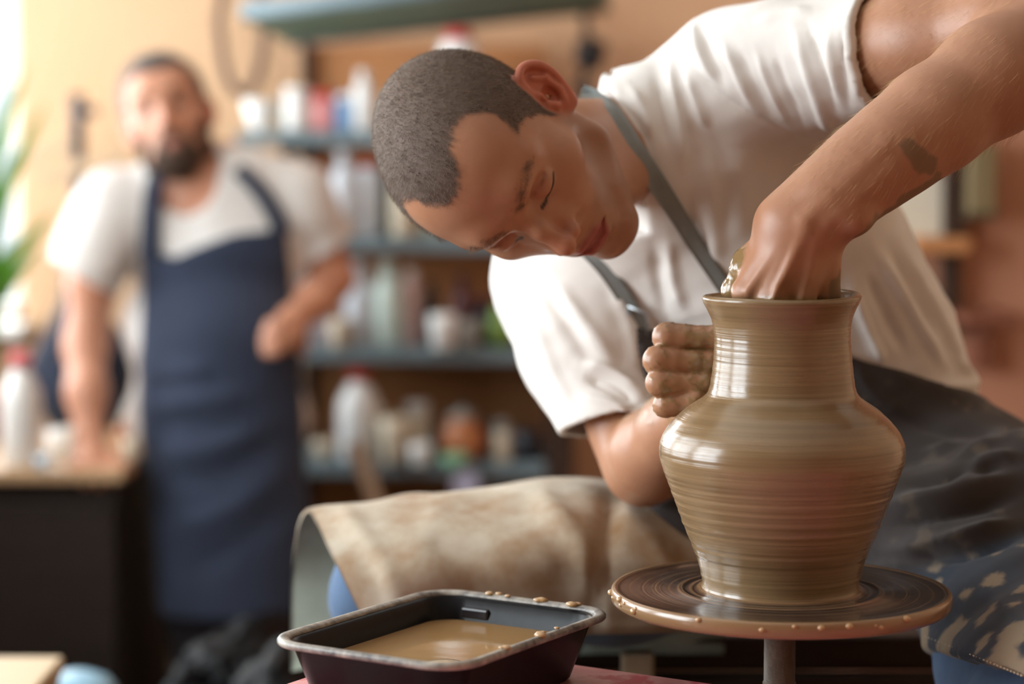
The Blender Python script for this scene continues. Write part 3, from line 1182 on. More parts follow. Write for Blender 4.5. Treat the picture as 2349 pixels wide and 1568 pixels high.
    for line, wd, hgt in (([(1000, 1200), (1120, 1225), (1250, 1290)], 24, .004), ([(1010, 1240), (1180, 1290), (1300, 1380)], 24, -.006), ([(1250, 1150), (1330, 1240), (1380, 1400)], 24, .008),
                          ([(1400, 1160), (1380, 1280), (1360, 1420)], 20, -.009), ([(1430, 1180), (1500, 1250), (1560, 1340)], 24, .006), ([(800, 1190), (880, 1290), (920, 1400)], 26, .004)):
        dd, _ = polydist(gx, gy, line)
        w = w + hgt * np.exp(-(dd / wd) ** 2)
    g = (gp + nn.reshape(-1, 3) * w[:, None]).reshape(*sh, 3)
    n_, m_ = sh
    th = .0035
    v = np.vstack([g.reshape(-1, 3), (g - nn * th).reshape(-1, 3)])
    N = n_ * m_
    I, J = np.meshgrid(np.arange(n_ - 1), np.arange(m_ - 1), indexing='ij')
    a = (I * m_ + J).ravel()
    top = np.stack([a, a + 1, a + m_ + 1, a + m_], 1)
    if np.cross(g[0, 1] - g[0, 0], g[1, 1] - g[0, 0]) @ nn[0, 0] < 0:
        top = top[:, ::-1]
    bot = top[:, ::-1] + N
    rim = []
    for i in range(n_ - 1):
        for j in (0, m_ - 1):
            k = i * m_ + j
            rim.append((k, k + m_, N + k + m_, N + k))
    for j in range(m_ - 1):
        for i in (0, n_ - 1):
            k = i * m_ + j
            rim.append((k, k + 1, N + k + 1, N + k))
    F = np.concatenate([top, bot, np.array(rim)])
    fl = link('apron_flap', mesh_np('apron_flap', v, F), M_CANVAS, root)
    fl.data.materials.append(M_LINING)
    mi = np.zeros(len(F), np.int32)
    mi[len(top):len(top) + len(bot)] = 1
    fl.data.polygons.foreach_set('material_index', mi)
    tag(fl, 'stiff pale canvas flap with brown clay stains over the knee')
    return root


def tube_mesh(name, pts, r, seg=8, closed=False):
    """round tube through points (radius may be a list)"""
    pts = np.array(pts, float)
    n = len(pts)
    rr = np.full(n, r) if np.isscalar(r) else np.asarray(r, float)
    tg = np.gradient(pts, axis=0)
    up = V(0, 0, 1) if abs(nrm(tg.sum(0) + 1e-6)[2]) < .9 else V(1, 0, 0)
    v, f = [], []
    for i in range(n):
        t = nrm(tg[i] + 1e-9)
        a = nrm(np.cross(t, up) + 1e-9)
        b = np.cross(t, a)
        for k in range(seg):
            an = 2 * math.pi * k / seg
            v.append(pts[i] + rr[i] * (a * math.cos(an) + b * math.sin(an)))
    for i in range(n - 1):
        for k in range(seg):
            f.append((i * seg + k, i * seg + (k + 1) % seg, (i + 1) * seg + (k + 1) % seg, (i + 1) * seg + k))
    me = bpy.data.meshes.new(name)
    fs = [tuple(x) for x in f]
    if not closed:
        fs += [tuple(range(seg))[::-1], tuple(range((n - 1) * seg, n * seg))]
    me.from_pydata([tuple(x) for x in v], [], fs)
    for p in me.polygons:
        p.use_smooth = len(p.vertices) == 4
    me.update()
    return me


M_CANVAS = mat('stained_canvas', lin(196, 186, 168), .85, .2, bump=(1200, .25, .0008), var=(16, .45, lin(148, 114, 78)), sheen=.1)
M_LINING = mat('green_grey_lining', lin(182, 190, 178), .85, .2, bump=(900, .25, .0008), var=(20, .6, lin(150, 156, 140)))

# ------------------------------------------------------------------ vase, wheel, tub
def lathe_mesh(name, prof, seg=48, smooth_=True, cap=True, warp=None):
    """profile [(r, z), ...] turned about the z axis"""
    prof = np.array(prof, float)
    n = len(prof)
    an = np.arange(seg) * 2 * math.pi / seg
    v = np.stack([np.outer(prof[:, 0], np.cos(an)), np.outer(prof[:, 0], np.sin(an)), np.repeat(prof[:, 1:2], seg, 1)], -1).reshape(-1, 3)
    if warp is not None:
        v = warp(v)
    f = []
    for i in range(n - 1):
        for k in range(seg):
            f.append((i * seg + k, i * seg + (k + 1) % seg, (i + 1) * seg + (k + 1) % seg, (i + 1) * seg + k))
    if cap:
        f.append(tuple(range(seg))[::-1])
        f.append(tuple(range((n - 1) * seg, n * seg)))
    me = bpy.data.meshes.new(name)
    me.from_pydata(v.tolist(), [], f)
    for p in me.polygons:
        p.use_smooth = smooth_ and len(p.vertices) == 4
    me.update()
    return me


def box_mesh(name, sx, sy, sz, bevel=.004, seg=2, z0=True):
    bm = bmesh.new()
    bmesh.ops.create_cube(bm, size=1)
    for v in bm.verts:
        v.co = (v.co.x * sx, v.co.y * sy, (v.co.z + (.5 if z0 else 0)) * sz)
    if bevel:
        bmesh.ops.bevel(bm, geom=bm.edges[:], offset=min(bevel, .45 * min(sx, sy, sz)), segments=seg, affect='EDGES', profile=.5)
    me = bpy.data.meshes.new(name)
    bm.to_mesh(me)
    bm.free()
    return me


def put(name, me, m, loc, rz=0.0, parent=None, rot=None):
    """place a mesh; loc is local to the parent"""
    o = link(name, me, m, parent, world=False)
    o.location = loc
    o.rotation_euler = rot if rot is not None else (0, 0, rz)
    return o


WZ = P(1790, 1350, 1.97)[2]          # top of the wheel head
AX, AY = P(1790, 1350, 1.97)[:2]     # axis of the wheel
PXM = FPX / 1.97


def clay_material():
    m = bpy.data.materials.new('wet_clay')
    m.use_nodes = True
    nt = m.node_tree
    b = nt.nodes['Principled BSDF']
    N = nt.nodes.new
    tc = N('ShaderNodeTexCoord')
    sep = N('ShaderNodeSeparateXYZ')
    nt.links.new(tc.outputs['Object'], sep.inputs[0])

    def band(sz, sxy, detail=4):
        mp = N('ShaderNodeMapping')
        mp.inputs['Scale'].default_value = (sxy, sxy, sz)
        nt.links.new(tc.outputs['Object'], mp.inputs[0])
        n = N('ShaderNodeTexNoise')
        n.inputs['Scale'].default_value = 1
        n.inputs['Detail'].default_value = detail
        n.inputs['Roughness'].default_value = .6
        nt.links.new(mp.outputs[0], n.inputs['Vector'])
        return n.outputs['Fac']
    coarse = band(42, 1.6)
    fine = band(330, 3)
    r = N('ShaderNodeValToRGB')
    e = r.color_ramp.elements
    e[0].position, e[0].color = .25, (*lin(104, 82, 57), 1)
    e[1].position, e[1].color = .75, (*lin(152, 124, 89), 1)
    add = N('ShaderNodeMath')
    add.operation = 'MULTIPLY_ADD'
    add.inputs[1].default_value = .45
    nt.links.new(fine, add.inputs[0])
    sc = N('ShaderNodeMath')
    sc.operation = 'MULTIPLY'
    sc.inputs[1].default_value = .55
    nt.links.new(coarse, sc.inputs[0])
    nt.links.new(sc.outputs[0], add.inputs[2])
    nt.links.new(add.outputs[0], r.inputs[0])
    nt.links.new(r.outputs[0], b.inputs['Base Color'])
    rr = N('ShaderNodeMapRange')
    rr.inputs['From Min'].default_value = .35
    rr.inputs['From Max'].default_value = .65
    rr.inputs['To Min'].default_value = .12
    rr.inputs['To Max'].default_value = .34
    nt.links.new(coarse, rr.inputs[0])
    nt.links.new(rr.outputs[0], b.inputs['Roughness'])
    b.inputs['Specular IOR Level'].default_value = .5
    b.inputs['Coat Weight'].default_value = .35
    b.inputs['Coat Roughness'].default_value = .14
    bp = N('ShaderNodeBump')
    bp.inputs['Strength'].default_value = .5
    bp.inputs['Distance'].default_value = .0012
    nt.links.new(fine, bp.inputs['Height'])
    nt.links.new(bp.outputs[0], b.inputs['Normal'])
    return m


M_CLAY = clay_material()
M_SLIP = mat('clay_slip', lin(178, 140, 96), .25, .5, coat=.5)


def build_vase():
    prof_px = [(1362, 176), (1352, 183), (1345, 180), (1335, 178), (1300, 186), (1280, 192), (1240, 208), (1200, 225), (1150, 243), (1100, 262), (1070, 273), (1049, 279), (1030, 279.5), (1010, 277),
               (985, 264), (964, 246), (943, 224), (926, 200), (913, 178), (900, 168), (880, 163.5), (858, 160), (815, 156), (773, 154), (747, 156), (730, 160), (709, 170), (696, 177), (688, 180)]
    z = np.array([(1352 - y) / PXM * 1.004 for y, r in prof_px])
    r = np.array([r / PXM for y, r in prof_px])
    z[0] = z[1] = 0.0
    z = np.maximum(z, 0)
    zz = np.concatenate([[0, .0005], np.linspace(.003, z[-1], 210)])
    o = np.argsort(z, kind='stable')
    rr = np.interp(zz, z[o], r[o])
    k = np.array([1, 2, 3, 4, 3, 2, 1.]) / 16
    rs = np.convolve(np.pad(rr, 3, mode='edge'), k, 'valid')
    rr[4:-2] = rs[4:-2]
    # throwing rings: clearer on the lower wall
    rg = np.random.default_rng(2)
    ring = np.zeros_like(zz)
    for f in (420, 610, 880, 1300):
        ring += np.sin(zz * f + rg.uniform(0, 6) + 2.2 * np.sin(zz * 70 + rg.uniform(0, 6)))
    amp = np.interp(zz, [0, .01, .03, .10, .125, .16, .2, .26], [.0, .00008, .00013, .00011, .00004, .00004, .00008, .00003])
    rr = rr + ring * amp
    outer = list(zip(rr, zz))
    ztop = zz[-1]
    rt = rr[-1]
    lip = [(rt + .0002, ztop + .0012), (rt - .0008, ztop + .0030), (rt - .0028, ztop + .0040), (rt - .0050, ztop + .0034), (rt - .0064, ztop + .0014)]
    inner = [(max(a - .0062, .01), b) for a, b in outer[::-3] if .014 < b < ztop - .004]
    prof = outer + lip + inner + [(.03, .014), (.002, .013)]

    def warp(v):
        v = v.copy()
        t = smooth(.20, ztop, v[:, 2])
        v[:, 0] += -.0016 * t
        an = np.arctan2(v[:, 1], v[:, 0])
        v[:, 2] += t * (.0014 * np.cos(an - .3) + .0010 * np.sin(2 * an + .6))
        return v
    me = lathe_mesh('clay_vase', prof, 128, True, False, warp)
    o = link('clay_vase', me, M_CLAY)
    o.location = (AX, AY, WZ)
    tag(o, 'wet brown clay vase with flared neck and round shoulder, freshly thrown on the wheel', 'vase')
    return o


def wheel_material():
    m = bpy.data.materials.new('wheel_wet_disc')
    m.use_nodes = True
    nt = m.node_tree
    b = nt.nodes['Principled BSDF']
    N = nt.nodes.new
    tc = N('ShaderNodeTexCoord')
    vm = N('ShaderNodeVectorMath')
    vm.operation = 'MULTIPLY'
    vm.inputs[1].default_value = (1, 1, 0)
    nt.links.new(tc.outputs['Object'], vm.inputs[0])
    ln = N('ShaderNodeVectorMath')
    ln.operation = 'LENGTH'
    nt.links.new(vm.outputs[0], ln.inputs[0])
    # rings from one dimensional noise of the radius
    n = N('ShaderNodeTexNoise')
    n.noise_dimensions = '1D'
    n.inputs['Scale'].default_value = 170
    n.inputs['Detail'].default_value = 3
    nt.links.new(ln.outputs['Value'], n.inputs['W'])
    r = N('ShaderNodeValToRGB')
    e = r.color_ramp.elements
    e[0].position, e[0].color = .60, (*lin(48, 38, 34), 1)
    e[1].position, e[1].color = .72, (*lin(118, 92, 68), 1)
    nt.links.new(n.outputs['Fac'], r.inputs[0])
    # patchy film of slip
    n2 = N('ShaderNodeTexNoise')
    n2.inputs['Scale'].default_value = 22
    n2.inputs['Detail'].default_value = 6
    nt.links.new(tc.outputs['Object'], n2.inputs['Vector'])
    r2 = N('ShaderNodeValToRGB')
    r2.color_ramp.elements[0].position = .45
    r2.color_ramp.elements[1].position = .8
    nt.links.new(n2.outputs['Fac'], r2.inputs[0])
    mx = N('ShaderNodeMix')
    mx.data_type = 'RGBA'
    nt.links.new(r2.outputs[0], mx.inputs['Factor'])
    nt.links.new(r.outputs[0], mx.inputs['A'])
    mx.inputs['B'].default_value = (*lin(78, 62, 52), 1)
    # clay collar round the foot and along the rim
    r3 = N('ShaderNodeValToRGB')
    r3.color_ramp.interpolation = 'LINEAR'
    el = r3.color_ramp.elements
    el[0].position, el[0].color = .0, (1, 1, 1, 1)
    el[1].position, el[1].color = 1, (1, 1, 1, 1)
    for p_, c_ in ((.072 / .16, 1), (.0765 / .16, 0), (.086 / .16, 0), (.0875 / .16, .8), (.0895 / .16, 0), (.0980 / .16, 0), (.0992 / .16, .6), (.1004 / .16, 0), (.1100 / .16, 0), (.1111 / .16, .7), (.1122 / .16, 0), (.1210 / .16, 0), (.1221 / .16, .5), (.1232 / .16, 0), (.1330 / .16, 0), (.1340 / .16, .7), (.1350 / .16, 0), (.1455 / .16, 0), (.1480 / .16, 1)):
        k = el.new(p_)
        k.color = (c_, c_, c_, 1)
    sc = N('ShaderNodeMath')
    sc.operation = 'DIVIDE'
    sc.inputs[1].default_value = .16
    nt.links.new(ln.outputs['Value'], sc.inputs[0])
    nt.links.new(sc.outputs[0], r3.inputs[0])
    mx2 = N('ShaderNodeMix')
    mx2.data_type = 'RGBA'
    nt.links.new(r3.outputs[0], mx2.inputs['Factor'])
    nt.links.new(mx.outputs['Result'], mx2.inputs['A'])
    mx2.inputs['B'].default_value = (*lin(140, 108, 76), 1)
    nt.links.new(mx2.outputs['Result'], b.inputs['Base Color'])
    b.inputs['Roughness'].default_value = .24
    b.inputs['Coat Weight'].default_value = .4
    b.inputs['Coat Roughness'].default_value = .12
    bp = N('ShaderNodeBump')
    bp.inputs['Strength'].default_value = .35
    bp.inputs['Distance'].default_value = .001
    nt.links.new(n.outputs['Fac'], bp.inputs['Height'])
    nt.links.new(bp.outputs[0], b.inputs['Normal'])
    return m


def build_wheel():
    root = thing('potters_wheel', 'round dark wheel head smeared with slip, turning on a steel shaft', 'pottery wheel', loc=(AX, AY, WZ))
    R = 389 / PXM
    prof = [(.002, -.014), (R - .010, -.014), (R - .003, -.013), (R - .0005, -.010), (R, -.005), (R - .0005, -.001), (R - .002, .0010), (R - .0045, .0012), (R - .0065, .0002), (R - .010, -.0003),
            (.0905, -.0003), (.0893, .0006), (.0870, .0006), (.0858, -.0003), (.076, -.0003), (.073, .0018), (.066, .0020), (.002, .0)]
    me = lathe_mesh('wheel_head', prof, 128, True, False)
    put('wheel_head', me, wheel_material(), (0, 0, 0), parent=root)
    M_SH = mat('scuffed_steel', lin(156, 138, 120), .5, .5, var=(70, .6, lin(92, 76, 64), (1, 1, .5)), bump=(300, .3))
    sh = put('shaft', lathe_mesh('shaft', [(.0140, -WZ + .02), (.0140, -.013)], 32), M_SH, (0, 0, 0), parent=root)
    put('collar', lathe_mesh('collar', [(.0150, -.100), (.0150, -.085), (.0142, -.083)], 32, True, False), mat('shaft_collar', lin(120, 104, 84), .6), (0, 0, 0), parent=root)
    put('flywheel', lathe_mesh('flywheel', [(.02, -WZ + .10), (.30, -WZ + .10), (.30, -WZ + .16), (.02, -WZ + .16)], 48, False), mat('flywheel_wood', lin(74, 54, 40), .7), (0, 0, 0), parent=root)
    # beads of slip along the rim
    rg = np.random.default_rng(12)
    for k in range(16):
        a = rg.uniform(math.pi * .95, math.pi * 1.75)
        bm = bmesh.new()
        bmesh.ops.create_icosphere(bm, subdivisions=2, radius=1)
        s = rg.uniform(.0018, .0040)
        for v_ in bm.verts:
            v_.co = Vector((v_.co.x * s * 1.1, v_.co.y * s * 1.1, v_.co.z * s * .8))
        me = bpy.data.meshes.new('slip_bead')
        bm.to_mesh(me)
        bm.free()
        for p_ in me.polygons:
            p_.use_smooth = True
        put('slip_bead', me, M_SLIP, ((R - .0012) * math.cos(a), (R - .0012) * math.sin(a), rg.uniform(-.007, -.001)), parent=root)
    return root


TABLE_Z = 1.38 - .470
TUB_AX = nrm(V(.124, .198, 0))       # long side of the tub
TUB_BX = nrm(V(.148, -.102, 0))


def rrect(a, b, r, n=10):
    """rounded rectangle loop, half sizes a, b"""
    out = []
    for cx, cy, t0 in ((a - r, b - r, 0), (-a + r, b - r, 90), (-a + r, -b + r, 180), (a - r, -b + r, 270)):
        for k in range(n + 1):
            t = math.radians(t0 + 90 * k / n)
            out.append((cx + r * math.cos(t), cy + r * math.sin(t)))
    return out


def loft(name, loops, cap0=False, cap1=False):
    n = len(loops[0])
    v = [p for l in loops for p in l]
    f = []
    for i in range(len(loops) - 1):
        for k in range(n):
            f.append((i * n + k, i * n + (k + 1) % n, (i + 1) * n + (k + 1) % n, (i + 1) * n + k))
    if cap0:
        f.append(tuple(range(n))[::-1])
    if cap1:
        f.append(tuple(range((len(loops) - 1) * n, len(loops) * n)))
    me = bpy.data.meshes.new(name)
    me.from_pydata(v, [], f)
    for p in me.polygons:
        p.use_smooth = len(p.vertices) == 4
    me.update()
    return me


M_BLACK = mat('black_plastic', lin(10, 9, 11), .30, .18, bump=(60, .15, .001))
M_RIMCLAY = mat('clay_dusted_plastic', lin(172, 164, 152), .4, .5, var=(60, .35, lin(70, 66, 66)), bump=(160, .4, .001))


def build_tub():
    cl = V(-.194, 1.858, 0)
    cf = V(-.046, 1.756, 0)
    cb = V(-.070, 2.056, 0)
    c = (cb + cf) / 2
    ang = math.atan2(TUB_AX[1], TUB_AX[0])
    rz = 1.38 - .410
    H = rz - TABLE_Z
    root = thing('water_tub', 'black plastic tub of muddy water on the pink table, rim crusted with clay', 'tub', loc=(c[0], c[1], TABLE_Z), rz=ang)
    a, b = .134, .100

    def lp(i, z, r=.036):
        return [(x, y, z) for x, y in rrect(a - i, b - i, max(r - i * .5, .012))]
    # wall: outside from the foot to the flange, back down inside
    wall = [lp(.030, 0), lp(.027, .003), lp(.012, H - .010), lp(.0085, H - .003), lp(.0095, H - .003), lp(.013, H - .006), lp(.019, H * .6), lp(.030, .006), lp(.033, .004)]
    put('tub_wall', loft('tub_wall', wall, True, True), M_BLACK, (0, 0, 0), parent=root)
    rim = [lp(.0090, H - .004), lp(.0012, H - .0060), lp(.0, H - .0045), lp(.0, H - .002), lp(.0015, H + .0002), lp(.0042, H + .0004), lp(.0074, H - .0004), lp(.0100, H - .0030), lp(.0090, H - .004)]
    put('rim', loft('rim', rim), M_RIMCLAY, (0, 0, 0), parent=root)
    # grip slot pressed into the far wall
    put('grip_slot', box_mesh('grip_slot', .006, .030, .010, .002), mat('grip_plastic', lin(34, 30, 34), .3), (a - .0165, .045, H - .022), parent=root)
    rg = np.random.default_rng(4)
    pts = rrect(a - .005, b - .005, .032, 10)
    for k in range(16):
        u = rg.uniform(0, 1)
        # far short side and its right corner carry most of the drops
        px_, py_ = (a - .005 + rg.uniform(-.004, .003), -b + .02 + rg.uniform(0, .12)) if u < .7 else (a - .04 - rg.uniform(0, .16), -b + .005 + rg.uniform(-.003, .003))
        bm = bmesh.new()
        bmesh.ops.create_icosphere(bm, subdivisions=2, radius=1)
        s = rg.uniform(.0020, .0048)
        for v_ in bm.verts:
            v_.co = Vector((v_.co.x * s * .9, v_.co.y * s * 1.3, v_.co.z * s * .55))
        me = bpy.data.meshes.new('clay_drop')
        bm.to_mesh(me)
        bm.free()
        for p_ in me.polygons:
            p_.use_smooth = True
        put('clay_drop', me, M_SLIP, (px_, py_, H + .0010), parent=root)
    wz = H - .024
    wl = [[(x, y, z) for x, y in rrect(a - .0190, b - .0190, .026)] for z in (wz - .030, wz)]
    wt = loft('muddy_water', [[(x * .9, y * .9, z) for x, y, z in wl[0]], wl[1]], True, True)
    M_WATER = mat('muddy_water', lin(168, 132, 88), .06, .5, var=(14, .9, lin(156, 120, 78)), bump=(30, .05, .002))
    o = put('muddy_water', wt, M_WATER, (c[0], c[1], TABLE_Z), ang)
    tag(o, 'opaque brown muddy water filling the black tub', 'water')
    # smooth clay lump breaking the surface
    pr = [(.030 * math.cos(t), .012 * math.sin(t)) for t in np.linspace(0, math.pi / 2 - .02, 9)]
    w0 = P(1020, 1516, (.410 + .024) * FPX / (1516 - 350))
    lump = lathe_mesh('clay_lump', [(r_, z_ - .0105) for r_, z_ in pr], 32, True, True)
    o = put('clay_lump', lump, mat('pale_wet_clay', lin(190, 164, 132), .12, .5, coat=.5), (w0[0], w0[1], TABLE_Z + wz + .0005), ang)
    tag(o, 'smooth pale clay lump just breaking the muddy water', 'clay')
    return root


def build_table():
    # worn red board that the tub stands on; its far and left edges follow the tub
    e1 = V(.87, -.5, 0)
    far = P(1310, 1517, .470 * FPX / (1517 - 350))
    far[2] = TABLE_Z
    left = P(672, 1556, .470 * FPX / (1556 - 350))
    u = nrm(V(.158, -.097, 0))
    v = V(-u[1], u[0], 0)
    # corner where the far edge meets the left edge
    k = (left - far) @ u
    corner = far + u * k
    root = thing('work_table', 'table with worn red and pink paint beside the wheel', 'table', loc=(corner[0], corner[1], 0))
    L, W, T = 1.05, .52, .035
    cen = u * L / 2 - v * W / 2
    m = bpy.data.materials.new('worn_red_paint')
    m.use_nodes = True
    nt = m.node_tree
    b = nt.nodes['Principled BSDF']
    tc = nt.nodes.new('ShaderNodeTexCoord')
    n = nt.nodes.new('ShaderNodeTexNoise')
    n.inputs['Scale'].default_value = 12
    n.inputs['Detail'].default_value = 8
    n.inputs['Roughness'].default_value = .6
    nt.links.new(tc.outputs['Object'], n.inputs['Vector'])
    r = nt.nodes.new('ShaderNodeValToRGB')
    e = r.color_ramp.elements
    e[0].position, e[0].color = .44, (*lin(204, 84, 98), 1)
    e[1].position, e[1].color = .50, (*lin(230, 166, 164), 1)
    k_ = e.new(.66)
    k_.color = (*lin(214, 128, 130), 1)
    k_ = e.new(.70)
    k_.color = (*lin(190, 70, 80), 1)
    nt.links.new(n.outputs['Fac'], r.inputs[0])
    nt.links.new(r.outputs[0], b.inputs['Base Color'])
    b.inputs['Roughness'].default_value = .35
    ang = math.atan2(u[1], u[0])
    put('table_top', box_mesh('table_top', L, W, T, .003), m, (cen[0], cen[1], TABLE_Z - T), ang, root)
    for s in (.05, L - .05):
        for t in (.05, W - .05):
            q = u * s - v * t
            put('leg', box_mesh('leg', .05, .05, TABLE_Z - T, .004), mat('table_leg_wood', lin(120, 84, 56), .7), (q[0], q[1], 0), ang, root)
    return root


def build_wheel_frame():
    """dark timber bench that the potter sits on, behind the wheel"""
    root = thing('wooden_bench', 'dark timber bench under the potter behind the wheel', 'bench', loc=(.34, 2.58, 0))
    md = mat('dark_timber', lin(66, 48, 36), .7, .3, var=(8, .6, lin(44, 32, 26), (1, 6, 6)), bump=(60, .3))
    ml = mat('pale_timber', lin(176, 160, 136), .7, .3, var=(10, .6, lin(140, 120, 96), (6, 6, 1)))
    zs = P(1700, 1500, 2.5)[2]
    put('seat_plank', box_mesh('seat_plank', .95, .34, .04, .006), md, (0, .05, zs - .02), 0, root)
    put('rail', box_mesh('rail', .95, .04, .09, .006), md, (0, -.13, zs - .11), 0, root)
    for sx, m_ in ((-.44, md), (.44, md)):
        for sy in (-.10, .18):
            put('leg', box_mesh('leg', .06, .06, zs - .02, .005), m_, (sx, sy, 0), 0, root)
    q = P(1462, 1510, 2.36)
    put('brace', box_mesh('brace', .035, .03, q[2] + .008, .004), ml, (q[0] - .34, q[1] - 2.58, 0), 0, root)
    return root

# ------------------------------------------------------------------ the room
BACK_Y = 5.25
RIGHT_X = 2.2
CEIL_Z = 2.9
M_WALL = mat('peach_plaster', lin(220, 184, 150), .85, .2, var=(2.2, .8, lin(216, 176, 138)), bump=(24, .25, .004))
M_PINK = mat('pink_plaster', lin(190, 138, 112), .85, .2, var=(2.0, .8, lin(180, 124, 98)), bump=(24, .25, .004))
M_WHITE = mat('white_paint', lin(232, 230, 224), .5, .4)
M_WOOD = mat('brown_board', lin(200, 140, 92), .6, .3, var=(5, .7, lin(176, 118, 74), (1, 1, 8)), bump=(30, .2))
M_DWOOD = mat('dark_board', lin(70, 48, 34), .6, .3, var=(6, .7, lin(50, 34, 26), (1, 1, 6)))
M_SHELF = mat('blue_grey_metal', lin(128, 146, 154), .5, .4, var=(6, .6, lin(112, 128, 134)))
M_FLOOR = mat('floor_boards', lin(112, 84, 62), .6, .4, var=(3, .7, lin(88, 64, 46), (8, 1, 1)))


def struct(name, me, m, loc, rz=0.0):
    o = put(name, me, m, loc, rz)
    o['kind'] = 'structure'
    return o


WINDOWS = [(1.12, 2.14), (2.30, 3.55), (3.80, 5.05)]
W_Z0, W_Z1 = .98, 2.42
BW0, BW1 = -1.57, -1.165


def build_room():
    y0 = -1.6
    struct('floor', box_mesh('floor', RIGHT_X - WALL_X + .4, BACK_Y - y0 + .4, .1, 0), M_FLOOR, ((RIGHT_X + WALL_X) / 2, (BACK_Y + y0) / 2, -.1))
    struct('ceiling', box_mesh('ceiling', RIGHT_X - WALL_X + .4, BACK_Y - y0 + .4, .1, 0), M_WHITE, ((RIGHT_X + WALL_X) / 2, (BACK_Y + y0) / 2, CEIL_Z))
    # back wall with a narrow opening in its left end, one mesh
    bm = bmesh.new()
    for xa, xb, za, zb in ((WALL_X - .2, BW0, 0, CEIL_Z), (BW1, RIGHT_X + .15, 0, CEIL_Z), (BW0, BW1, 0, W_Z0), (BW0, BW1, W_Z1, CEIL_Z)):
        r = bmesh.ops.create_cube(bm, size=1)
        for v in r['verts']:
            v.co = ((xa + xb) / 2 + v.co.x * (xb - xa), BACK_Y + .075 + v.co.y * .15, (za + zb) / 2 + v.co.z * (zb - za))
    me = bpy.data.meshes.new('wall_back')
    bm.to_mesh(me)
    bm.free()
    struct('wall_back', me, M_WALL, (0, 0, 0))
    struct('wall_right', box_mesh('wall_right', .15, BACK_Y - y0, CEIL_Z, 0), M_WALL, (RIGHT_X + .075, (BACK_Y + y0) / 2, 0))
    struct('wall_front', box_mesh('wall_front', RIGHT_X - WALL_X + .5, .15, CEIL_Z, 0), M_WALL, ((RIGHT_X + WALL_X) / 2, y0 - .07, 0))
    # left wall with three openings, one mesh
    bm = bmesh.new()

    def wb(ya, yb, za, zb):
        r = bmesh.ops.create_cube(bm, size=1)
        for v in r['verts']:
            v.co = (WALL_X - .09 + v.co.x * .18, (ya + yb) / 2 + v.co.y * (yb - ya), (za + zb) / 2 + v.co.z * (zb - za))
    wb(y0, BACK_Y, 0, W_Z0)
    wb(y0, BACK_Y, W_Z1, CEIL_Z)
    ys = [y0] + [k for w in WINDOWS for k in w] + [BACK_Y]
    for i in range(0, len(ys), 2):
        wb(ys[i], ys[i + 1], W_Z0, W_Z1)
    me = bpy.data.meshes.new('wall_left')
    bm.to_mesh(me)
    bm.free()
    struct('wall_left', me, M_WALL, (0, 0, 0))
    # glass that lets the daylight through
    mg = bpy.data.materials.new('window_glass')
    mg.use_nodes = True
    nt = mg.node_tree
    nt.nodes.remove(nt.nodes['Principled BSDF'])
    tr = nt.nodes.new('ShaderNodeBsdfTransparent')
    tr.inputs[0].default_value = (.96, .98, .98, 1)
    gl = nt.nodes.new('ShaderNodeBsdfGlossy')
    gl.inputs['Roughness'].default_value = .02
    mx = nt.nodes.new('ShaderNodeMixShader')
    mx.inputs[0].default_value = .05
    nt.links.new(tr.outputs[0], mx.inputs[1])
    nt.links.new(gl.outputs[0], mx.inputs[2])
    nt.links.new(mx.outputs[0], nt.nodes['Material Output'].inputs[0])
    for i, (a, b) in enumerate(WINDOWS):
        h = W_Z1 - W_Z0
        w = b - a
        bm = bmesh.new()

        def fb(y, z, sy, sz, sx=.05):
            r = bmesh.ops.create_cube(bm, size=1)
            for v in r['verts']:
                v.co = (v.co.x * sx, y + v.co.y * sy, z + v.co.z * sz)
        for yy in (-w / 2 + .025, w / 2 - .025):
            fb(yy, h / 2, .05, h)
        for zz in (.025, h - .025):
            fb(0, zz, w, .05)
        me = bpy.data.meshes.new('window')
        bm.to_mesh(me)
        bm.free()
        o = struct('window_%d' % (i + 1), me, M_WHITE, (WALL_X - .09, (a + b) / 2, W_Z0))
        put('mullion', box_mesh('mullion', .04, .045, h - .1, .003), M_WHITE, (0, 0, .05), 0, o)
        put('transom', box_mesh('transom', .04, w - .1, .035, .003), M_WHITE, (0, 0, h * .68), 0, o)
        for s in (-1, 1):
            for z0_, hh in ((.05, h * .68 - .05), (h * .68 + .035, h * .32 - .085)):
                put('pane', box_mesh('pane', .004, w / 2 - .07, hh, 0), mg, (0, s * (w / 4 - .012), z0_), 0, o)
        put('sill', box_mesh('sill', .26, w + .08, .03, .004), M_WHITE, (.10, 0, -.03), 0, o)
    # the back window
    h, w = W_Z1 - W_Z0, BW1 - BW0
    bm = bmesh.new()
    for x, z, sx, sz in ((-w / 2 + .015, h / 2, .03, h), (w / 2 - .015, h / 2, .03, h), (0, .02, w, .04), (0, h - .02, w, .04)):
        r = bmesh.ops.create_cube(bm, size=1)
        for v in r['verts']:
            v.co = (x + v.co.x * sx, v.co.y * .05, z + v.co.z * sz)
    me = bpy.data.meshes.new('window')
    bm.to_mesh(me)
    bm.free()
    o = struct('window_4', me, M_WHITE, ((BW0 + BW1) / 2, BACK_Y + .09, W_Z0))
    put('pane', box_mesh('pane', w - .06, .004, h - .08, 0), mg, (0, 0, .04), 0, o)
    put('sill', box_mesh('sill', w + .04, .20, .03, .004), M_WHITE, (0, -.09, -.03), 0, o)
    # block standing before the back wall, toned pinker and darker than it
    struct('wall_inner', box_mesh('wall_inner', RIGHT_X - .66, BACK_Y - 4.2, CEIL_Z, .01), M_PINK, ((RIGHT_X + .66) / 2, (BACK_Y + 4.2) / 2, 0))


# ------------------------------------------------------------------ bottles, jars and the like
PL = {}


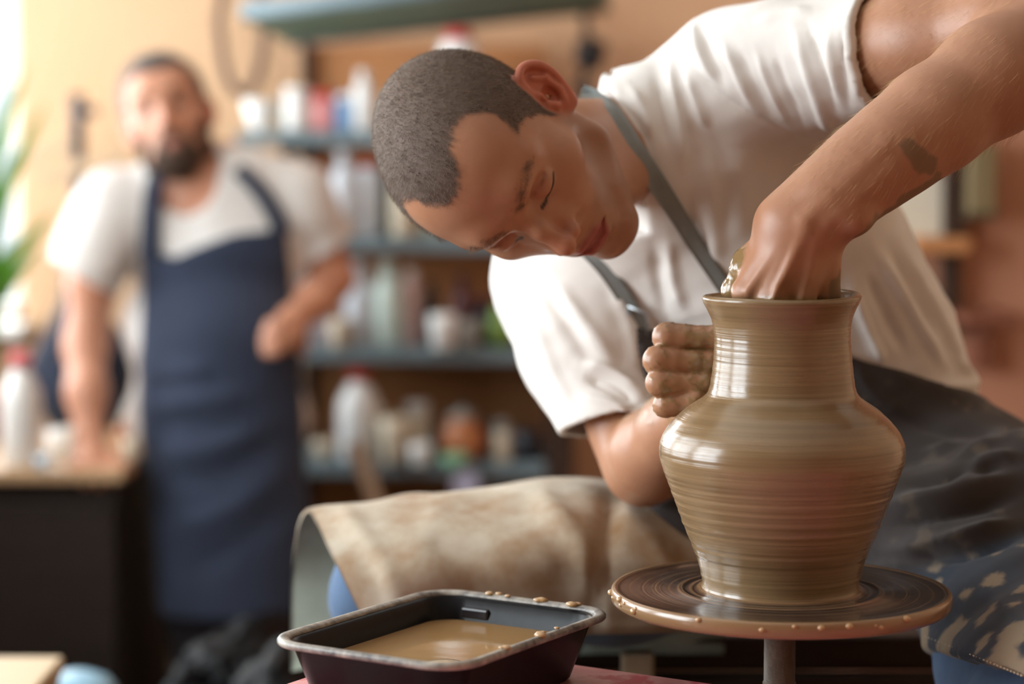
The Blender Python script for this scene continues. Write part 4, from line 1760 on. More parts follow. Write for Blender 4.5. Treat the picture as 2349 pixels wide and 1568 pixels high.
def pmat(key, col, rough=.35, **kw):
    if key not in PL:
        PL[key] = mat('glaze_' + key, col, rough, .5, **kw)
    return PL[key]


def bottle(loc, r, h, body, cap=None, kind='bottle', label='', cat='bottle', group='bottles and jars on the shelf unit', rz=0.0, name=None):
    """bottle, jar, cup or bowl standing at loc"""
    nm = name or kind
    root = thing(nm, label, cat, group, loc, rz)
    if kind == 'bottle':
        pr = [(r * .86, 0), (r, h * .03), (r, h * .56), (r * .93, h * .66), (r * .60, h * .80), (r * .40, h * .86), (r * .40, h * .93)]
        put('bottle_body', lathe_mesh('bottle_body', pr, 24), body, (0, 0, 0), parent=root)
        if cap:
            put('cap', lathe_mesh('cap', [(r * .50, h * .87), (r * .50, h * .985), (r * .44, h)], 20), cap, (0, 0, 0), parent=root)
    elif kind == 'canister':
        pr = [(r * .92, 0), (r, h * .03), (r, h * .80), (r * .90, h * .87), (r * .62, h * .90)]
        put('bottle_body', lathe_mesh('bottle_body', pr, 24), body, (0, 0, 0), parent=root)
        put('cap', lathe_mesh('cap', [(r * .64, h * .88), (r * .64, h * .99), (r * .58, h)], 20), cap or body, (0, 0, 0), parent=root)
    elif kind == 'jar':
        pr = [(r * .90, 0), (r, h * .05), (r, h * .70), (r * .84, h * .80)]
        put('jar_body', lathe_mesh('jar_body', pr, 24), body, (0, 0, 0), parent=root)
        put('lid', lathe_mesh('lid', [(r * .92, h * .79), (r * .92, h * .97), (r * .85, h)], 24), cap or body, (0, 0, 0), parent=root)
    elif kind == 'cup':
        pr = [(r * .70, 0), (r * .80, h * .04), (r * .96, h * .6), (r, h), (r * .93, h), (r * .88, h * .6), (r * .70, h * .10), (r * .01, h * .08)]
        put('cup_wall', lathe_mesh('cup_wall', pr, 24, True, False), body, (0, 0, 0), parent=root)
        if cap:
            t = np.linspace(-1.2, 1.2, 9)
            put('handle', tube_mesh('handle', [(r * .88 + r * .55 * math.cos(a), 0, h * .5 + h * .32 * math.sin(a)) for a in t], r * .12, 8), cap, (0, 0, 0), parent=root)
    elif kind == 'bowl':
        pr = [(r * .40, 0), (r * .44, h * .08), (r * .80, h * .45), (r, h), (r * .94, h), (r * .74, h * .48), (r * .02, h * .14)]
        put('bowl_wall', lathe_mesh('bowl_wall', pr, 28, True, False), body, (0, 0, 0), parent=root)
        put('foot_ring', lathe_mesh('foot_ring', [(r * .42, -.001), (r * .46, h * .05), (r * .44, h * .09)], 24, True, False), body, (0, 0, 0), parent=root)
    elif kind == 'pot':
        pr = [(r * .60, 0), (r * .95, h * .25), (r, h * .48), (r * .86, h * .74), (r * .62, h * .88), (r * .70, h), (r * .62, h), (r * .54, h * .88)]
        put('pot_wall', lathe_mesh('pot_wall', pr, 28), body, (0, 0, 0), parent=root)
        if cap:
            put('lid', lathe_mesh('lid', [(r * .70, h * .99), (r * .55, h * 1.10), (r * .14, h * 1.18), (r * .14, h * 1.26), (r * .02, h * 1.28)], 24), cap, (0, 0, 0), parent=root)
    elif kind == 'spool':
        pr = [(r, 0), (r, h * .12), (r * .55, h * .15), (r * .55, h * .85), (r, h * .88), (r, h)]
        put('spool_core', lathe_mesh('spool_core', pr, 24), body, (0, 0, 0), parent=root)
    return root


def build_shelves():
    rz = math.radians(-3)
    d = 4.80
    x0, x1 = P(552, 300, d)[0], P(1262, 300, d)[0]
    cx = (x0 + x1) / 2
    root = thing('shelf_unit', 'open shelf unit with blue-grey shelves and brown board back', 'shelf unit', loc=(cx, 4.98, 0), rz=rz)
    W = x1 - x0
    zs = {k: P(900, y, d)[2] for k, y in (('b', 300), ('c', 545), ('d', 800), ('e', 1066), ('f', 1420))}
    for k, z in zs.items():
        put('shelf', box_mesh('shelf', W, .36, .032, .004), M_SHELF, (0, 0, z - .032), 0, root)
    put('back_panel', box_mesh('back_panel', W - .11, .012, P(900, 105, 5.1)[2] - .25, .002), M_WOOD, (.04, .186, .25), 0, root)
    zt = P(900, 20, 4.9)[2]
    put('post', box_mesh('post', .022, .03, zt, .002), M_DWOOD, (-W / 2 + .105, .16, 0), 0, root)
    put('post', box_mesh('post', .055, .36, P(1270, 800, d)[2], .003), M_DWOOD, (W / 2 + .028, 0, 0), 0, root)
    put('post', box_mesh('post', .022, .03, P(900, 300, d)[2], .002), M_DWOOD, (-W / 2 + .105, -.15, 0), 0, root)
    for k, z in zs.items():
        put('bracket', box_mesh('bracket', .02, .30, .02, .002), M_DWOOD, (-W / 2 + .105, 0, z - .052), 0, root)
    put('kick_board', box_mesh('kick_board', W, .02, .34, .002), M_DWOOD, (0, -.14, 0), 0, root)
    # tilted board on top of the unit
    LB, LF, RB = P(660, 98, 5.02), P(556, 44, 4.72), P(1400, 16, 4.95)
    RF = LF + (RB - LB)
    up = nrm(np.cross(RB - LB, LB - LF))
    if up[2] < 0:
        up = -up
    q = [LF, RF, RB, LB]
    v = [tuple(p) for p in q] + [tuple(p + up * .035) for p in q]
    me = bpy.data.meshes.new('top_board')
    me.from_pydata(v, [], [(3, 2, 1, 0), (4, 5, 6, 7), (0, 1, 5, 4), (1, 2, 6, 5), (2, 3, 7, 6), (3, 0, 4, 7)])
    o = link('top_board', me, mat('green_board', lin(118, 140, 112), .6, .3, var=(4, .7, lin(104, 130, 128))))
    tag(o, 'long greenish board tilted across the top of the shelf unit', 'board')
    o2 = link('edge_strip', tube_mesh('edge_strip', [LB, RB], .010, 6), mat('edge_strip', lin(44, 50, 56), .6), o)  # thin dark tube drawn along the back edge of the board
    o2 = link('edge_strip', tube_mesh('edge_strip', [LF + up * .017, RF + up * .017], .02, 6), M_SHELF, o)

    def at(px_, k, back=0.0):
        """standing spot on shelf k under pixel column px_"""
        p = P(px_, 300, d)
        return (p[0], p[1] + .02 + back - (p[0] - cx) * math.tan(-rz), zs[k])
    wh = pmat('white', lin(244, 244, 242), .3)
    wb = pmat('bluewhite', lin(228, 236, 246), .3)
    gw = pmat('greenwhite', lin(224, 242, 234), .3)
    red = pmat('red', lin(206, 62, 48), .4)
    org = pmat('orange', lin(226, 104, 62), .4)
    pk = pmat('pink', lin(226, 150, 150), .4)
    bl = pmat('blue', lin(120, 164, 210), .4)
    dk = pmat('dark', lin(44, 46, 56), .3)
    mar = pmat('maroon', lin(92, 46, 52), .3)
    grn = pmat('green', lin(122, 150, 70), .4)
    cop = pmat('copper', lin(186, 116, 72), .35)
    cre = pmat('cream', lin(222, 208, 184), .5)
    gry = pmat('grey', lin(150, 148, 142), .5)
    S2 = 4.8 / FPX   # metres per pixel at the shelves
    T = [
        # px column, shelf, back, r px, h px, body, cap, kind, label, category
        (590, 'b', 0, 38, 72, wh, None, 'bowl', 'white bowl at the end of the second shelf', 'bowl'),
        (638, 'b', .05, 26, 70, cre, None, 'cup', 'cream cup between white bowl and white lidded jar', 'cup'),
        (680, 'b', 0, 34, 100, wh, wh, 'jar', 'white lidded jar beside the pink jar', 'jar'),
        (742, 'b', 0, 30, 92, pk, red, 'jar', 'pink jar with red lid on the second shelf', 'jar'),
        (790, 'b', 0, 26, 84, bl, wb, 'jar', 'light blue jar next to the tall white bottle', 'jar'),
        (832, 'b', 0, 27, 138, wh, wh, 'bottle', 'tall white bottle next to the blue jar', 'bottle'),
        (1000, 'b', .03, 30, 150, wh, red, 'canister', 'narrow white canister with red lid next to the bigger one above the bent head', 'canister'),
        (1052, 'b', 0, 46, 232, wh, red, 'canister', 'big white canister with red lid above the bent head', 'canister'),
        (725, 'c', 0, 30, 170, wh, org, 'bottle', 'white bottle with orange cap beside the standing man', 'bottle'),
        (786, 'c', 0, 34, 200, wb, wb, 'bottle', 'pale blue bottle between two capped bottles', 'bottle'),
        (838, 'c', .02, 30, 180, wb, red, 'canister', 'bluish white canister with red lid on the third shelf', 'canister'),
        (880, 'c', .06, 20, 165, dk, dk, 'bottle', 'slim dark bottle beside the red-lidded canister', 'bottle'),
        (925, 'c', 0, 32, 150, cre, wh, 'jar', 'cream jar with white lid behind the bent head', 'jar'),
        (985, 'c', .03, 30, 130, gw, gw, 'canister', 'pale green canister at the shelf end behind the bent head', 'canister'),
        (690, 'd', 0, 26, 190, wb, wb, 'bottle', 'bluish white bottle seen inside the crook of the standing man\'s arm', 'bottle'),
        (735, 'd', .02, 26, 205, pmat('lilac', lin(226, 212, 222), .3), wh, 'canister', 'pale lilac canister seen inside the crook of the standing man\'s arm', 'canister'),
        (775, 'd', -.03, 24, 66, cre, None, 'cup', 'small cream cup in front of the white bottles', 'cup'),
        (818, 'd', .02, 36, 196, wb, wb, 'bottle', 'tall white bottle beside the pale green bottle', 'bottle'),
        (886, 'd', .02, 36, 200, gw, gw, 'bottle', 'tall pale green bottle beside the tall white bottle', 'bottle'),
        (940, 'd', .03, 22, 180, pmat('dustypink', lin(216, 182, 176), .4), wh, 'canister', 'dusty pink canister with white lid next to pale green bottle', 'canister'),
        (984, 'd', .05, 22, 150, dk, dk, 'bottle', 'black bottle next to the dusty pink canister', 'bottle'),
        (1016, 'd', -.06, 32, 80, wh, cre, 'cup', 'white handled cup in front of the black bottle', 'cup'),
        (1058, 'd', .05, 26, 165, mar, mar, 'bottle', 'maroon bottle behind the white cup', 'bottle'),
        (1074, 'd', -.05, 28, 66, gry, None, 'cup', 'grey cup beside the white handled cup', 'cup'),
        (1110, 'd', .06, 26, 110, dk, mar, 'jar', 'dark jar with maroon lid behind the green pot', 'jar'),
        (1150, 'd', .0, 36, 84, grn, grn, 'pot', 'small green lidded pot at the shelf end', 'pot'),
        (1205, 'd', .02, 26, 84, gry, wh, 'jar', 'grey jar with white lid next to the green pot', 'jar'),
        (735, 'e', 0, 30, 46, cre, None, 'bowl', 'cream bowl beside the red-capped white bottle', 'bowl'),
        (775, 'e', .06, 24, 120, mar, mar, 'bottle', 'maroon bottle half behind the red-capped bottle', 'bottle'),
        (818, 'e', 0, 50, 215, wh, red, 'bottle', 'big white bottle with red cap on the lowest stocked shelf', 'bottle'),
        (868, 'e', .06, 26, 110, gry, cre, 'jar', 'grey jar with cream lid behind the white cups', 'jar'),
        (902, 'e', -.04, 33, 105, cre, cre, 'cup', 'tall cream handled cup beside the big capped bottle', 'cup'),
        (952, 'e', .05, 32, 130, cre, wh, 'jar', 'cream jar with white lid behind the small white cup', 'jar'),
        (965, 'e', -.08, 26, 50, wh, None, 'cup', 'small white cup in front of the cream jar', 'cup'),
        (1002, 'e', .04, 16, 90, dk, dk, 'bottle', 'thin black bottle next to the copper pot', 'bottle'),
        (1060, 'e', 0, 54, 100, cop, gry, 'pot', 'round copper-coloured pot with grey lid', 'pot'),
        (1042, 'e', -.11, 34, 28, pmat('mint', lin(150, 206, 168), .4), None, 'bowl', 'shallow mint green bowl in front of the copper pot', 'bowl'),
        (1110, 'e', .06, 22, 80, mar, dk, 'jar', 'dark red jar behind the copper pot', 'jar'),
        (1152, 'e', 0, 22, 92, cre, gry, 'jar', 'narrow cream jar with grey lid right of the copper pot', 'jar'),
        (1205, 'e', 0, 34, 70, dk, None, 'bowl', 'black bowl at the end of the lowest stocked shelf', 'bowl'),
    ]
    for px_, k, back, r, h, b, c, kind, lab, cat in T:
        bottle(at(px_, k, back), r * S2, h * S2, b, c, kind, lab, cat)
    # blurred highlights built as solid discs hung below the lowest stocked shelf
    for px_, py_, r, m_, lab in ((852, 1078, 25, gry, 'small grey highlight disc hanging under the lowest stocked shelf'), (1068, 1110, 32, pmat('lavender', lin(200, 200, 226), .3), 'lavender highlight disc hanging under the lowest stocked shelf')):
        p = P(px_, py_, 4.785)
        t = thing('highlight_disc', lab, 'disc', loc=tuple(p))
        put('disc', lathe_mesh('disc', [(r * S2, -.006), (r * S2, .006)], 24), m_, (0, 0, 0), 0, t, (math.pi / 2, 0, 0))
        put('cord', tube_mesh('cord', [(0, 0, r * S2 * .9), (0, .07, zs['e'] - p[2] - .030)], .002, 5), gry, (0, 0, 0), 0, t)
    p = P(905, 1085, 4.60)
    o = put('wooden_paddle', box_mesh('wooden_paddle', .030, .012, .24, .003), mat('paddle_wood', lin(190, 160, 132), .6), (p[0], p[1], p[2] - .23), 0, None, (0, math.radians(-22), 0))
    o.location = tuple(P(930, 1150, 4.60) - V(.02, 0, .10))
    tag(o, 'pale wooden paddle slanting below the lowest stocked shelf', 'paddle')
    # loop of brown hose hung at the left of the unit
    pts = [P(555 + 55 * math.cos(a) * (1 if math.sin(a) < 0 else .9), 75 + 140 * math.sin(a), 5.12) for a in np.linspace(0, 2 * math.pi, 30)]
    o = link('hose_loop', tube_mesh('hose_loop', pts, .012, 8, True), mat('brown_rubber', lin(104, 78, 66), .6))
    tag(o, 'loop of brown rubber hose hung on the wall by the shelf unit', 'hose')
    put_hook = link('hook', tube_mesh('hook', [P(555, -66, 5.24), P(555, -66, 5.10)], .008, 6), M_METAL, o)
    # dark clamp and lamp hanging on the back wall
    t = thing('wall_lamp', 'black clamp lamp hanging on the yellow wall', 'lamp', loc=tuple(P(1350, 150, 5.1)))
    b0 = P(1350, 150, 5.1)
    mb = pmat('matteblack', lin(34, 32, 34), .5)
    link('arm', tube_mesh('arm', [P(1340, 0, 5.22), P(1345, 60, 5.12), P(1345, 130, 5.1), P(1335, 210, 5.1), P(1350, 240, 5.1)], .010, 8), mb, t)
    link('head', tube_mesh('head', [P(1320, 120, 5.06), P(1350, 122, 5.06), P(1385, 132, 5.06)], [.028, .040, .034], 14), mb, t)
    link('clamp', tube_mesh('clamp', [P(1318, 190, 5.1), P(1340, 200, 5.1), P(1352, 240, 5.1)], [.014, .018, .014], 8), mb, t)
    link('wall_plate', tube_mesh('wall_plate', [P(1340, 0, 5.25), P(1340, 0, 5.2)], .03, 12), mb, t)


def build_right_corner():
    # framed panel, box and ledges on the pink wall behind the potter
    y = 4.2
    f = lambda px_, py_, d=4.15: P(px_, py_, d)
    t = thing('framed_panel', 'pale panel in a dark wooden frame on the pink wall', 'panel', loc=tuple(f(2110, 560)))
    a, b = f(1990, 380), f(2168, 545)
    put('panel', box_mesh('panel', b[0] - a[0], .02, a[2] - b[2], .002), pmat('panelwhite', lin(226, 216, 196), .6), ((a[0] + b[0]) / 2 - t.location[0], y - .012 - t.location[1], b[2] - t.location[2]), 0, t)
    a, b = f(2168, 300), f(2214, 560)
    put('frame_post', box_mesh('frame_post', b[0] - a[0], .05, a[2] - b[2], .003), M_DWOOD, ((a[0] + b[0]) / 2 - t.location[0], y - .026 - t.location[1], b[2] - t.location[2]), 0, t)
    a, b = f(2090, 542), f(2214, 580)
    put('ledge', box_mesh('ledge', b[0] - a[0], .10, a[2] - b[2], .003), M_WOOD, ((a[0] + b[0]) / 2 - t.location[0], y - .052 - t.location[1], b[2] - t.location[2]), 0, t)
    a, b = f(2168, 580), f(2206, 760)
    put('lower_post', box_mesh('lower_post', b[0] - a[0], .05, a[2] - b[2], .003), M_DWOOD, ((a[0] + b[0]) / 2 - t.location[0], y - .026 - t.location[1], b[2] - t.location[2]), 0, t)
    a, b = f(2212, 330), f(2274, 488)
    o = put('wall_box', box_mesh('wall_box', b[0] - a[0], .09, a[2] - b[2], .006), pmat('olive', lin(128, 110, 76), .6), ((a[0] + b[0]) / 2, y - .046, b[2]))
    tag(o, 'olive brown box fixed beside the dark post on the pink wall', 'box')
    put('box_lid', box_mesh('box_lid', b[0] - a[0] + .006, .094, .012, .003), pmat('olivedark', lin(86, 72, 50), .6), (0, 0, -.010), 0, o)
    t = thing('wall_bracket', 'dark brown shelf bracket low on the pink wall', 'bracket', loc=tuple(f(2270, 740)))
    for (x0, y0, x1, y1, dp, nm) in ((2190, 712, 2312, 738, .16, 'shelf_board'), (2240, 738, 2282, 850, .05, 'support')):
        a, b = f(x0, y0), f(x1, y1)
        put(nm, box_mesh(nm, b[0] - a[0], dp, a[2] - b[2], .003), pmat('redbrown', lin(128, 74, 52), .6), ((a[0] + b[0]) / 2 - t.location[0], y - dp / 2 - .001 - t.location[1], b[2] - t.location[2]), 0, t)


def build_left_corner():
    d = 4.25
    zt = P(150, 1072, d)[2]
    # table with a dark cabinet front
    x1 = P(296, 1100, d)[0]
    root = thing('side_table', 'table with wooden top and dark cabinet front under the window', 'table', loc=((WALL_X + x1) / 2 + .01, 4.5, 0))
    W = x1 - WALL_X - .03
    put('table_top', box_mesh('table_top', W, .66, .022, .003), mat('table_wood', lin(190, 158, 122), .45, .4, var=(6, .6, lin(164, 128, 92), (1, 6, 6))), (0, 0, zt - .022), 0, root)
    mc = mat('dark_cabinet', lin(46, 38, 34), .6, .2, var=(4, .6, lin(36, 29, 25), (1, 1, 6)))
    put('cabinet_body', box_mesh('cabinet_body', W - .03, .60, zt - .022, .004), mc, (0, .02, 0), 0, root)
    for k, s in enumerate((-1, 1)):
        dr = put('door', box_mesh('door', W / 2 - .03, .018, zt - .12, .003), mc, (s * (W / 4 - .008), -.288, .05), 0, root)
        put('knob', lathe_mesh('knob', [(.010, 0), (.012, .012), (.006, .018)], 14), M_METAL, (-s * (W / 4 - .04), -.009, zt * .5), 0, dr, (math.pi / 2, 0, 0))
    wh, cre, cop = pmat('white', None), pmat('cream', None), pmat('copper', None)
    clear = pmat('cloudy', lin(226, 224, 220), .25)
    S = d / FPX

    def at(px_, yo=0.0):
        p = P(px_, 1000, d)
        return (p[0], 4.30 + yo, zt)
    g = 'clutter on the side table'
    bottle(at(42, -.05), 46 * S, 262 * S, clear, pmat('rosecap', lin(220, 86, 90), .4), 'bottle', 'cloudy plastic bottle with red cap on the table by the window', 'bottle', g)
    bottle(at(98, .06), 26 * S, 66 * S, wh, None, 'cup', 'white cup close to the red-capped plastic bottle', 'cup', g)
    bottle(at(140, .0), 24 * S, 80 * S, pmat('shine', lin(240, 236, 224), .12), cre, 'cup', 'glossy cream handled cup behind the resting hand', 'cup', g)
    bottle(at(250, .12), 32 * S, 80 * S, cop, cre, 'pot', 'small brown pot with cream lid on the side table', 'pot', g)
    bottle(at(284, -.02), 20 * S, 60 * S, cre, None, 'cup', 'cream cup next to the small brown pot', 'cup', g)
    bottle(at(108, -.12), 20 * S, 34 * S, pmat('paleblue', lin(190, 212, 226), .2), None, 'bowl', 'tiny pale blue bowl at the table edge', 'bowl', g)
    bottle(at(10, .12), 30 * S, 50 * S, cre, None, 'bowl', 'small cream bowl behind the red-capped plastic bottle', 'bowl', g)
    # potted plant with long leaves on the window sill
    b0 = P(-40, 720, 4.75)
    t = thing('potted_plant', 'green plant with long strap leaves by the window', 'plant', loc=(P(-48, 900, 4.66)[0], P(-48, 900, 4.66)[1], zt))
    put('plant_pot', lathe_mesh('plant_pot', [(.05, 0), (.065, .09), (.072, .10), (.066, .10), (.05, .085)], 24), pmat('terracotta', lin(176, 104, 74), .7), (0, 0, 0), parent=t)
    ml = mat('strap_leaf', lin(112, 158, 70), .45, .4, var=(12, .6, lin(90, 136, 56), (1, 1, 4)))
    nt_ = ml.node_tree
    tl = nt_.nodes.new('ShaderNodeBsdfTranslucent')
    tl.inputs[0].default_value = (*lin(140, 190, 80), 1)
    ms_ = nt_.nodes.new('ShaderNodeMixShader')
    nt_.links.new(nt_.nodes['Principled BSDF'].outputs[0], ms_.inputs[1])
    nt_.links.new(tl.outputs[0], ms_.inputs[2])
    nt_.links.new(ms_.outputs[0], nt_.nodes['Material Output'].inputs[0])
    base = V(P(-48, 900, 4.66)[0], P(-48, 900, 4.66)[1], zt + .09)
    tips = [(58, 150, 4.62, .30), (104, 236, 4.66, .25), (60, 330, 4.5, .2), (120, 490, 4.72, .25), (95, 560, 4.66, .12)]
    for tx, ty, td, arc in tips:
        tip = P(tx, ty, td)
        mid = (base + tip) / 2 + V(-.04, 0, arc * .25)
        cv = curve([base, (base * .6 + mid * .4) + V(0, 0, .03), mid, tip], 6)
        tg = np.gradient(cv, axis=0)
        n = len(cv)
        wd = .026 * np.sin(np.linspace(.25, math.pi - .03, n)) ** .8
        side = np.array([nrm(np.cross(k, V(.25, 1, .2))) for k in tg])
        nn = np.array([nrm(np.cross(a_, b_)) for a_, b_ in zip(side, tg)])
        v = []
        for k in range(n):
            for s in (-1, 0, 1):
                v.append(cv[k] + side[k] * wd[k] * s - nn[k] * .004 * (s == 0))
        v = np.array(v).reshape(n, 3, 3)
        vv, ff = sheet(v, .0012)
        link('leaf', mesh_np('leaf', vv, ff), ml, t)
    # black stand against the wall, with two thin pale bars for pale streaks
    t = thing('black_stand', 'thin black upright stand with a side knob and two pale bars', 'stand', loc=(P(175, 800, 5.05)[0], P(175, 800, 5.05)[1], 0))
    mb = pmat('standblack', lin(58, 50, 54), .5)
    top = P(176, 215, 5.05)
    link('pole', tube_mesh('pole', [(top[0], top[1], 0.02), top], .017, 10), mb, t)
    link('knob', tube_mesh('knob', [P(176, 254, 5.05), P(215, 256, 5.02)], .012, 8), mb, t)
    link('foot', lathe_off('foot', [(.16, 0), (.16, .015), (.03, .03)], (top[0], top[1], 0)), mb, t)
    mp = pmat('palebar', lin(196, 168, 138), .9)
    link('pale_bar', bar_mesh('pale_bar', P(60, 372, 5.03), P(165, 322, 5.03), .030), mp, t)
    link('pale_bar', bar_mesh('pale_bar', P(85, 412, 5.02), P(285, 355, 5.02), .028), mp, t)
    # dark jacket hanging behind the man's arm
    c = P(195, 810, 4.9)
    fj = lambda p: smin(ell(p, P(190, 720, 4.95), (.05, .07, .14)), ell(p, P(190, 870, 4.92), (.115, .09, .16)), .06) + (noise3(p, 71, 28) * .008).astype(F32)
    v, q = surface(fj, c - V(.24, .24, .45), c + V(.24, .24, .45), .012)
    o = link('jacket', mesh_np('jacket', v, q), cloth_material('navy_wool', lin(40, 48, 66), lin(30, 36, 52)))
    tag(o, 'dark navy jacket hanging in the corner behind the standing man', 'jacket')
    v, q = surface(lambda p: rc(p, P(190, 640, 4.95), P(192, 680, 4.93), .03, .05), P(190, 660, 4.95) - .09, P(190, 660, 4.95) + .09, .01)
    link('collar', mesh_np('collar', v, q), o.data.materials[0], o)
    # black plastic bags on the floor behind the water tub
    for i, (px_, py_, dd, sx, lab) in enumerate(((540, 1590, 3.7, .15, 'crumpled black plastic bag slumped behind the water tub'), (600, 1530, 3.98, .10, 'crumpled black plastic bag leaning on the larger bag'), (640, 1640, 3.45, .11, 'small crumpled black plastic bag beside the cabinet'))):
        c = P(px_, py_, dd)
        hh = c[2] + .06
        fb = lambda p: smax(smin(ell(p, (c[0], c[1], hh * .45), (sx, sx * .9, hh * .55)), ell(p, c, (sx * .6, sx * .6, .10)), .08) + (noise3(p, 80 + i, 34) * .012 + noise3(p, 90 + i, 85) * .007).astype(F32), -p[:, 2], .01)
        v, q = surface(fb, (c[0] - .26, c[1] - .26, -.03), (c[0] + .26, c[1] + .26, hh + .1), .011)
        o = link('plastic_bag', mesh_np('plastic_bag', v, q), mat('black_film', lin(6, 7, 9), .22, .14, bump=(60, .8, .01)))
        tag(o, lab, 'bag', 'black bags on the floor')
    # pale blue bucket lid and a board at the very bottom
    c = P(175, 1568, 3.3)
    t = thing('blue_bucket', 'bucket with domed pale blue lid low in front of the dark cabinet', 'bucket', loc=(c[0], c[1], 0))
    rr = 88 * 3.3 / FPX
    z1 = c[2]
    put('bucket_body', lathe_mesh('bucket_body', [(rr * .8, 0), (rr, z1 - .02), (rr * 1.03, z1 - .015)], 28), pmat('bucketblue', lin(120, 160, 184), .4), (0, 0, 0), parent=t)
    put('lid', lathe_mesh('lid', [(rr * 1.05, z1 - .02), (rr * 1.05, z1 - .006), (rr * .85, z1 + .008), (rr * .4, z1 + .018), (.003, z1 + .020)], 28), pmat('lidblue', lin(150, 190, 212), .35), (0, 0, 0), parent=t)
    c = P(20, 1556, 2.9)
    t = thing('wooden_stool', 'pale wooden stool top at the foot of the dark cabinet', 'stool', loc=(c[0] - .06, c[1], 0))
    mw = pmat('stoolwood', lin(196, 168, 130), .6)
    put('seat', box_mesh('seat', .22, .22, .025, .004), mw, (0, 0, c[2] - .02), parent=t)
    for sx in (-1, 1):
        for sy in (-1, 1):
            put('leg', box_mesh('leg', .03, .03, c[2] - .02, .003), mw, (sx * .09, sy * .09, 0), parent=t)


def lathe_off(name, prof, loc):
    me = lathe_mesh(name, prof, 24)
    me.transform(Matrix.Translation(loc))
    return me


def bar_mesh(name, a, b, w):
    me = box_mesh(name, float(np.linalg.norm(b - a)), .012, w, .003, 2, False)
    ang = math.atan2(b[2] - a[2], b[0] - a[0])
    me.transform(Matrix.Translation((a + b) / 2) @ Matrix.Rotation(-ang, 4, 'Y'))
    return me


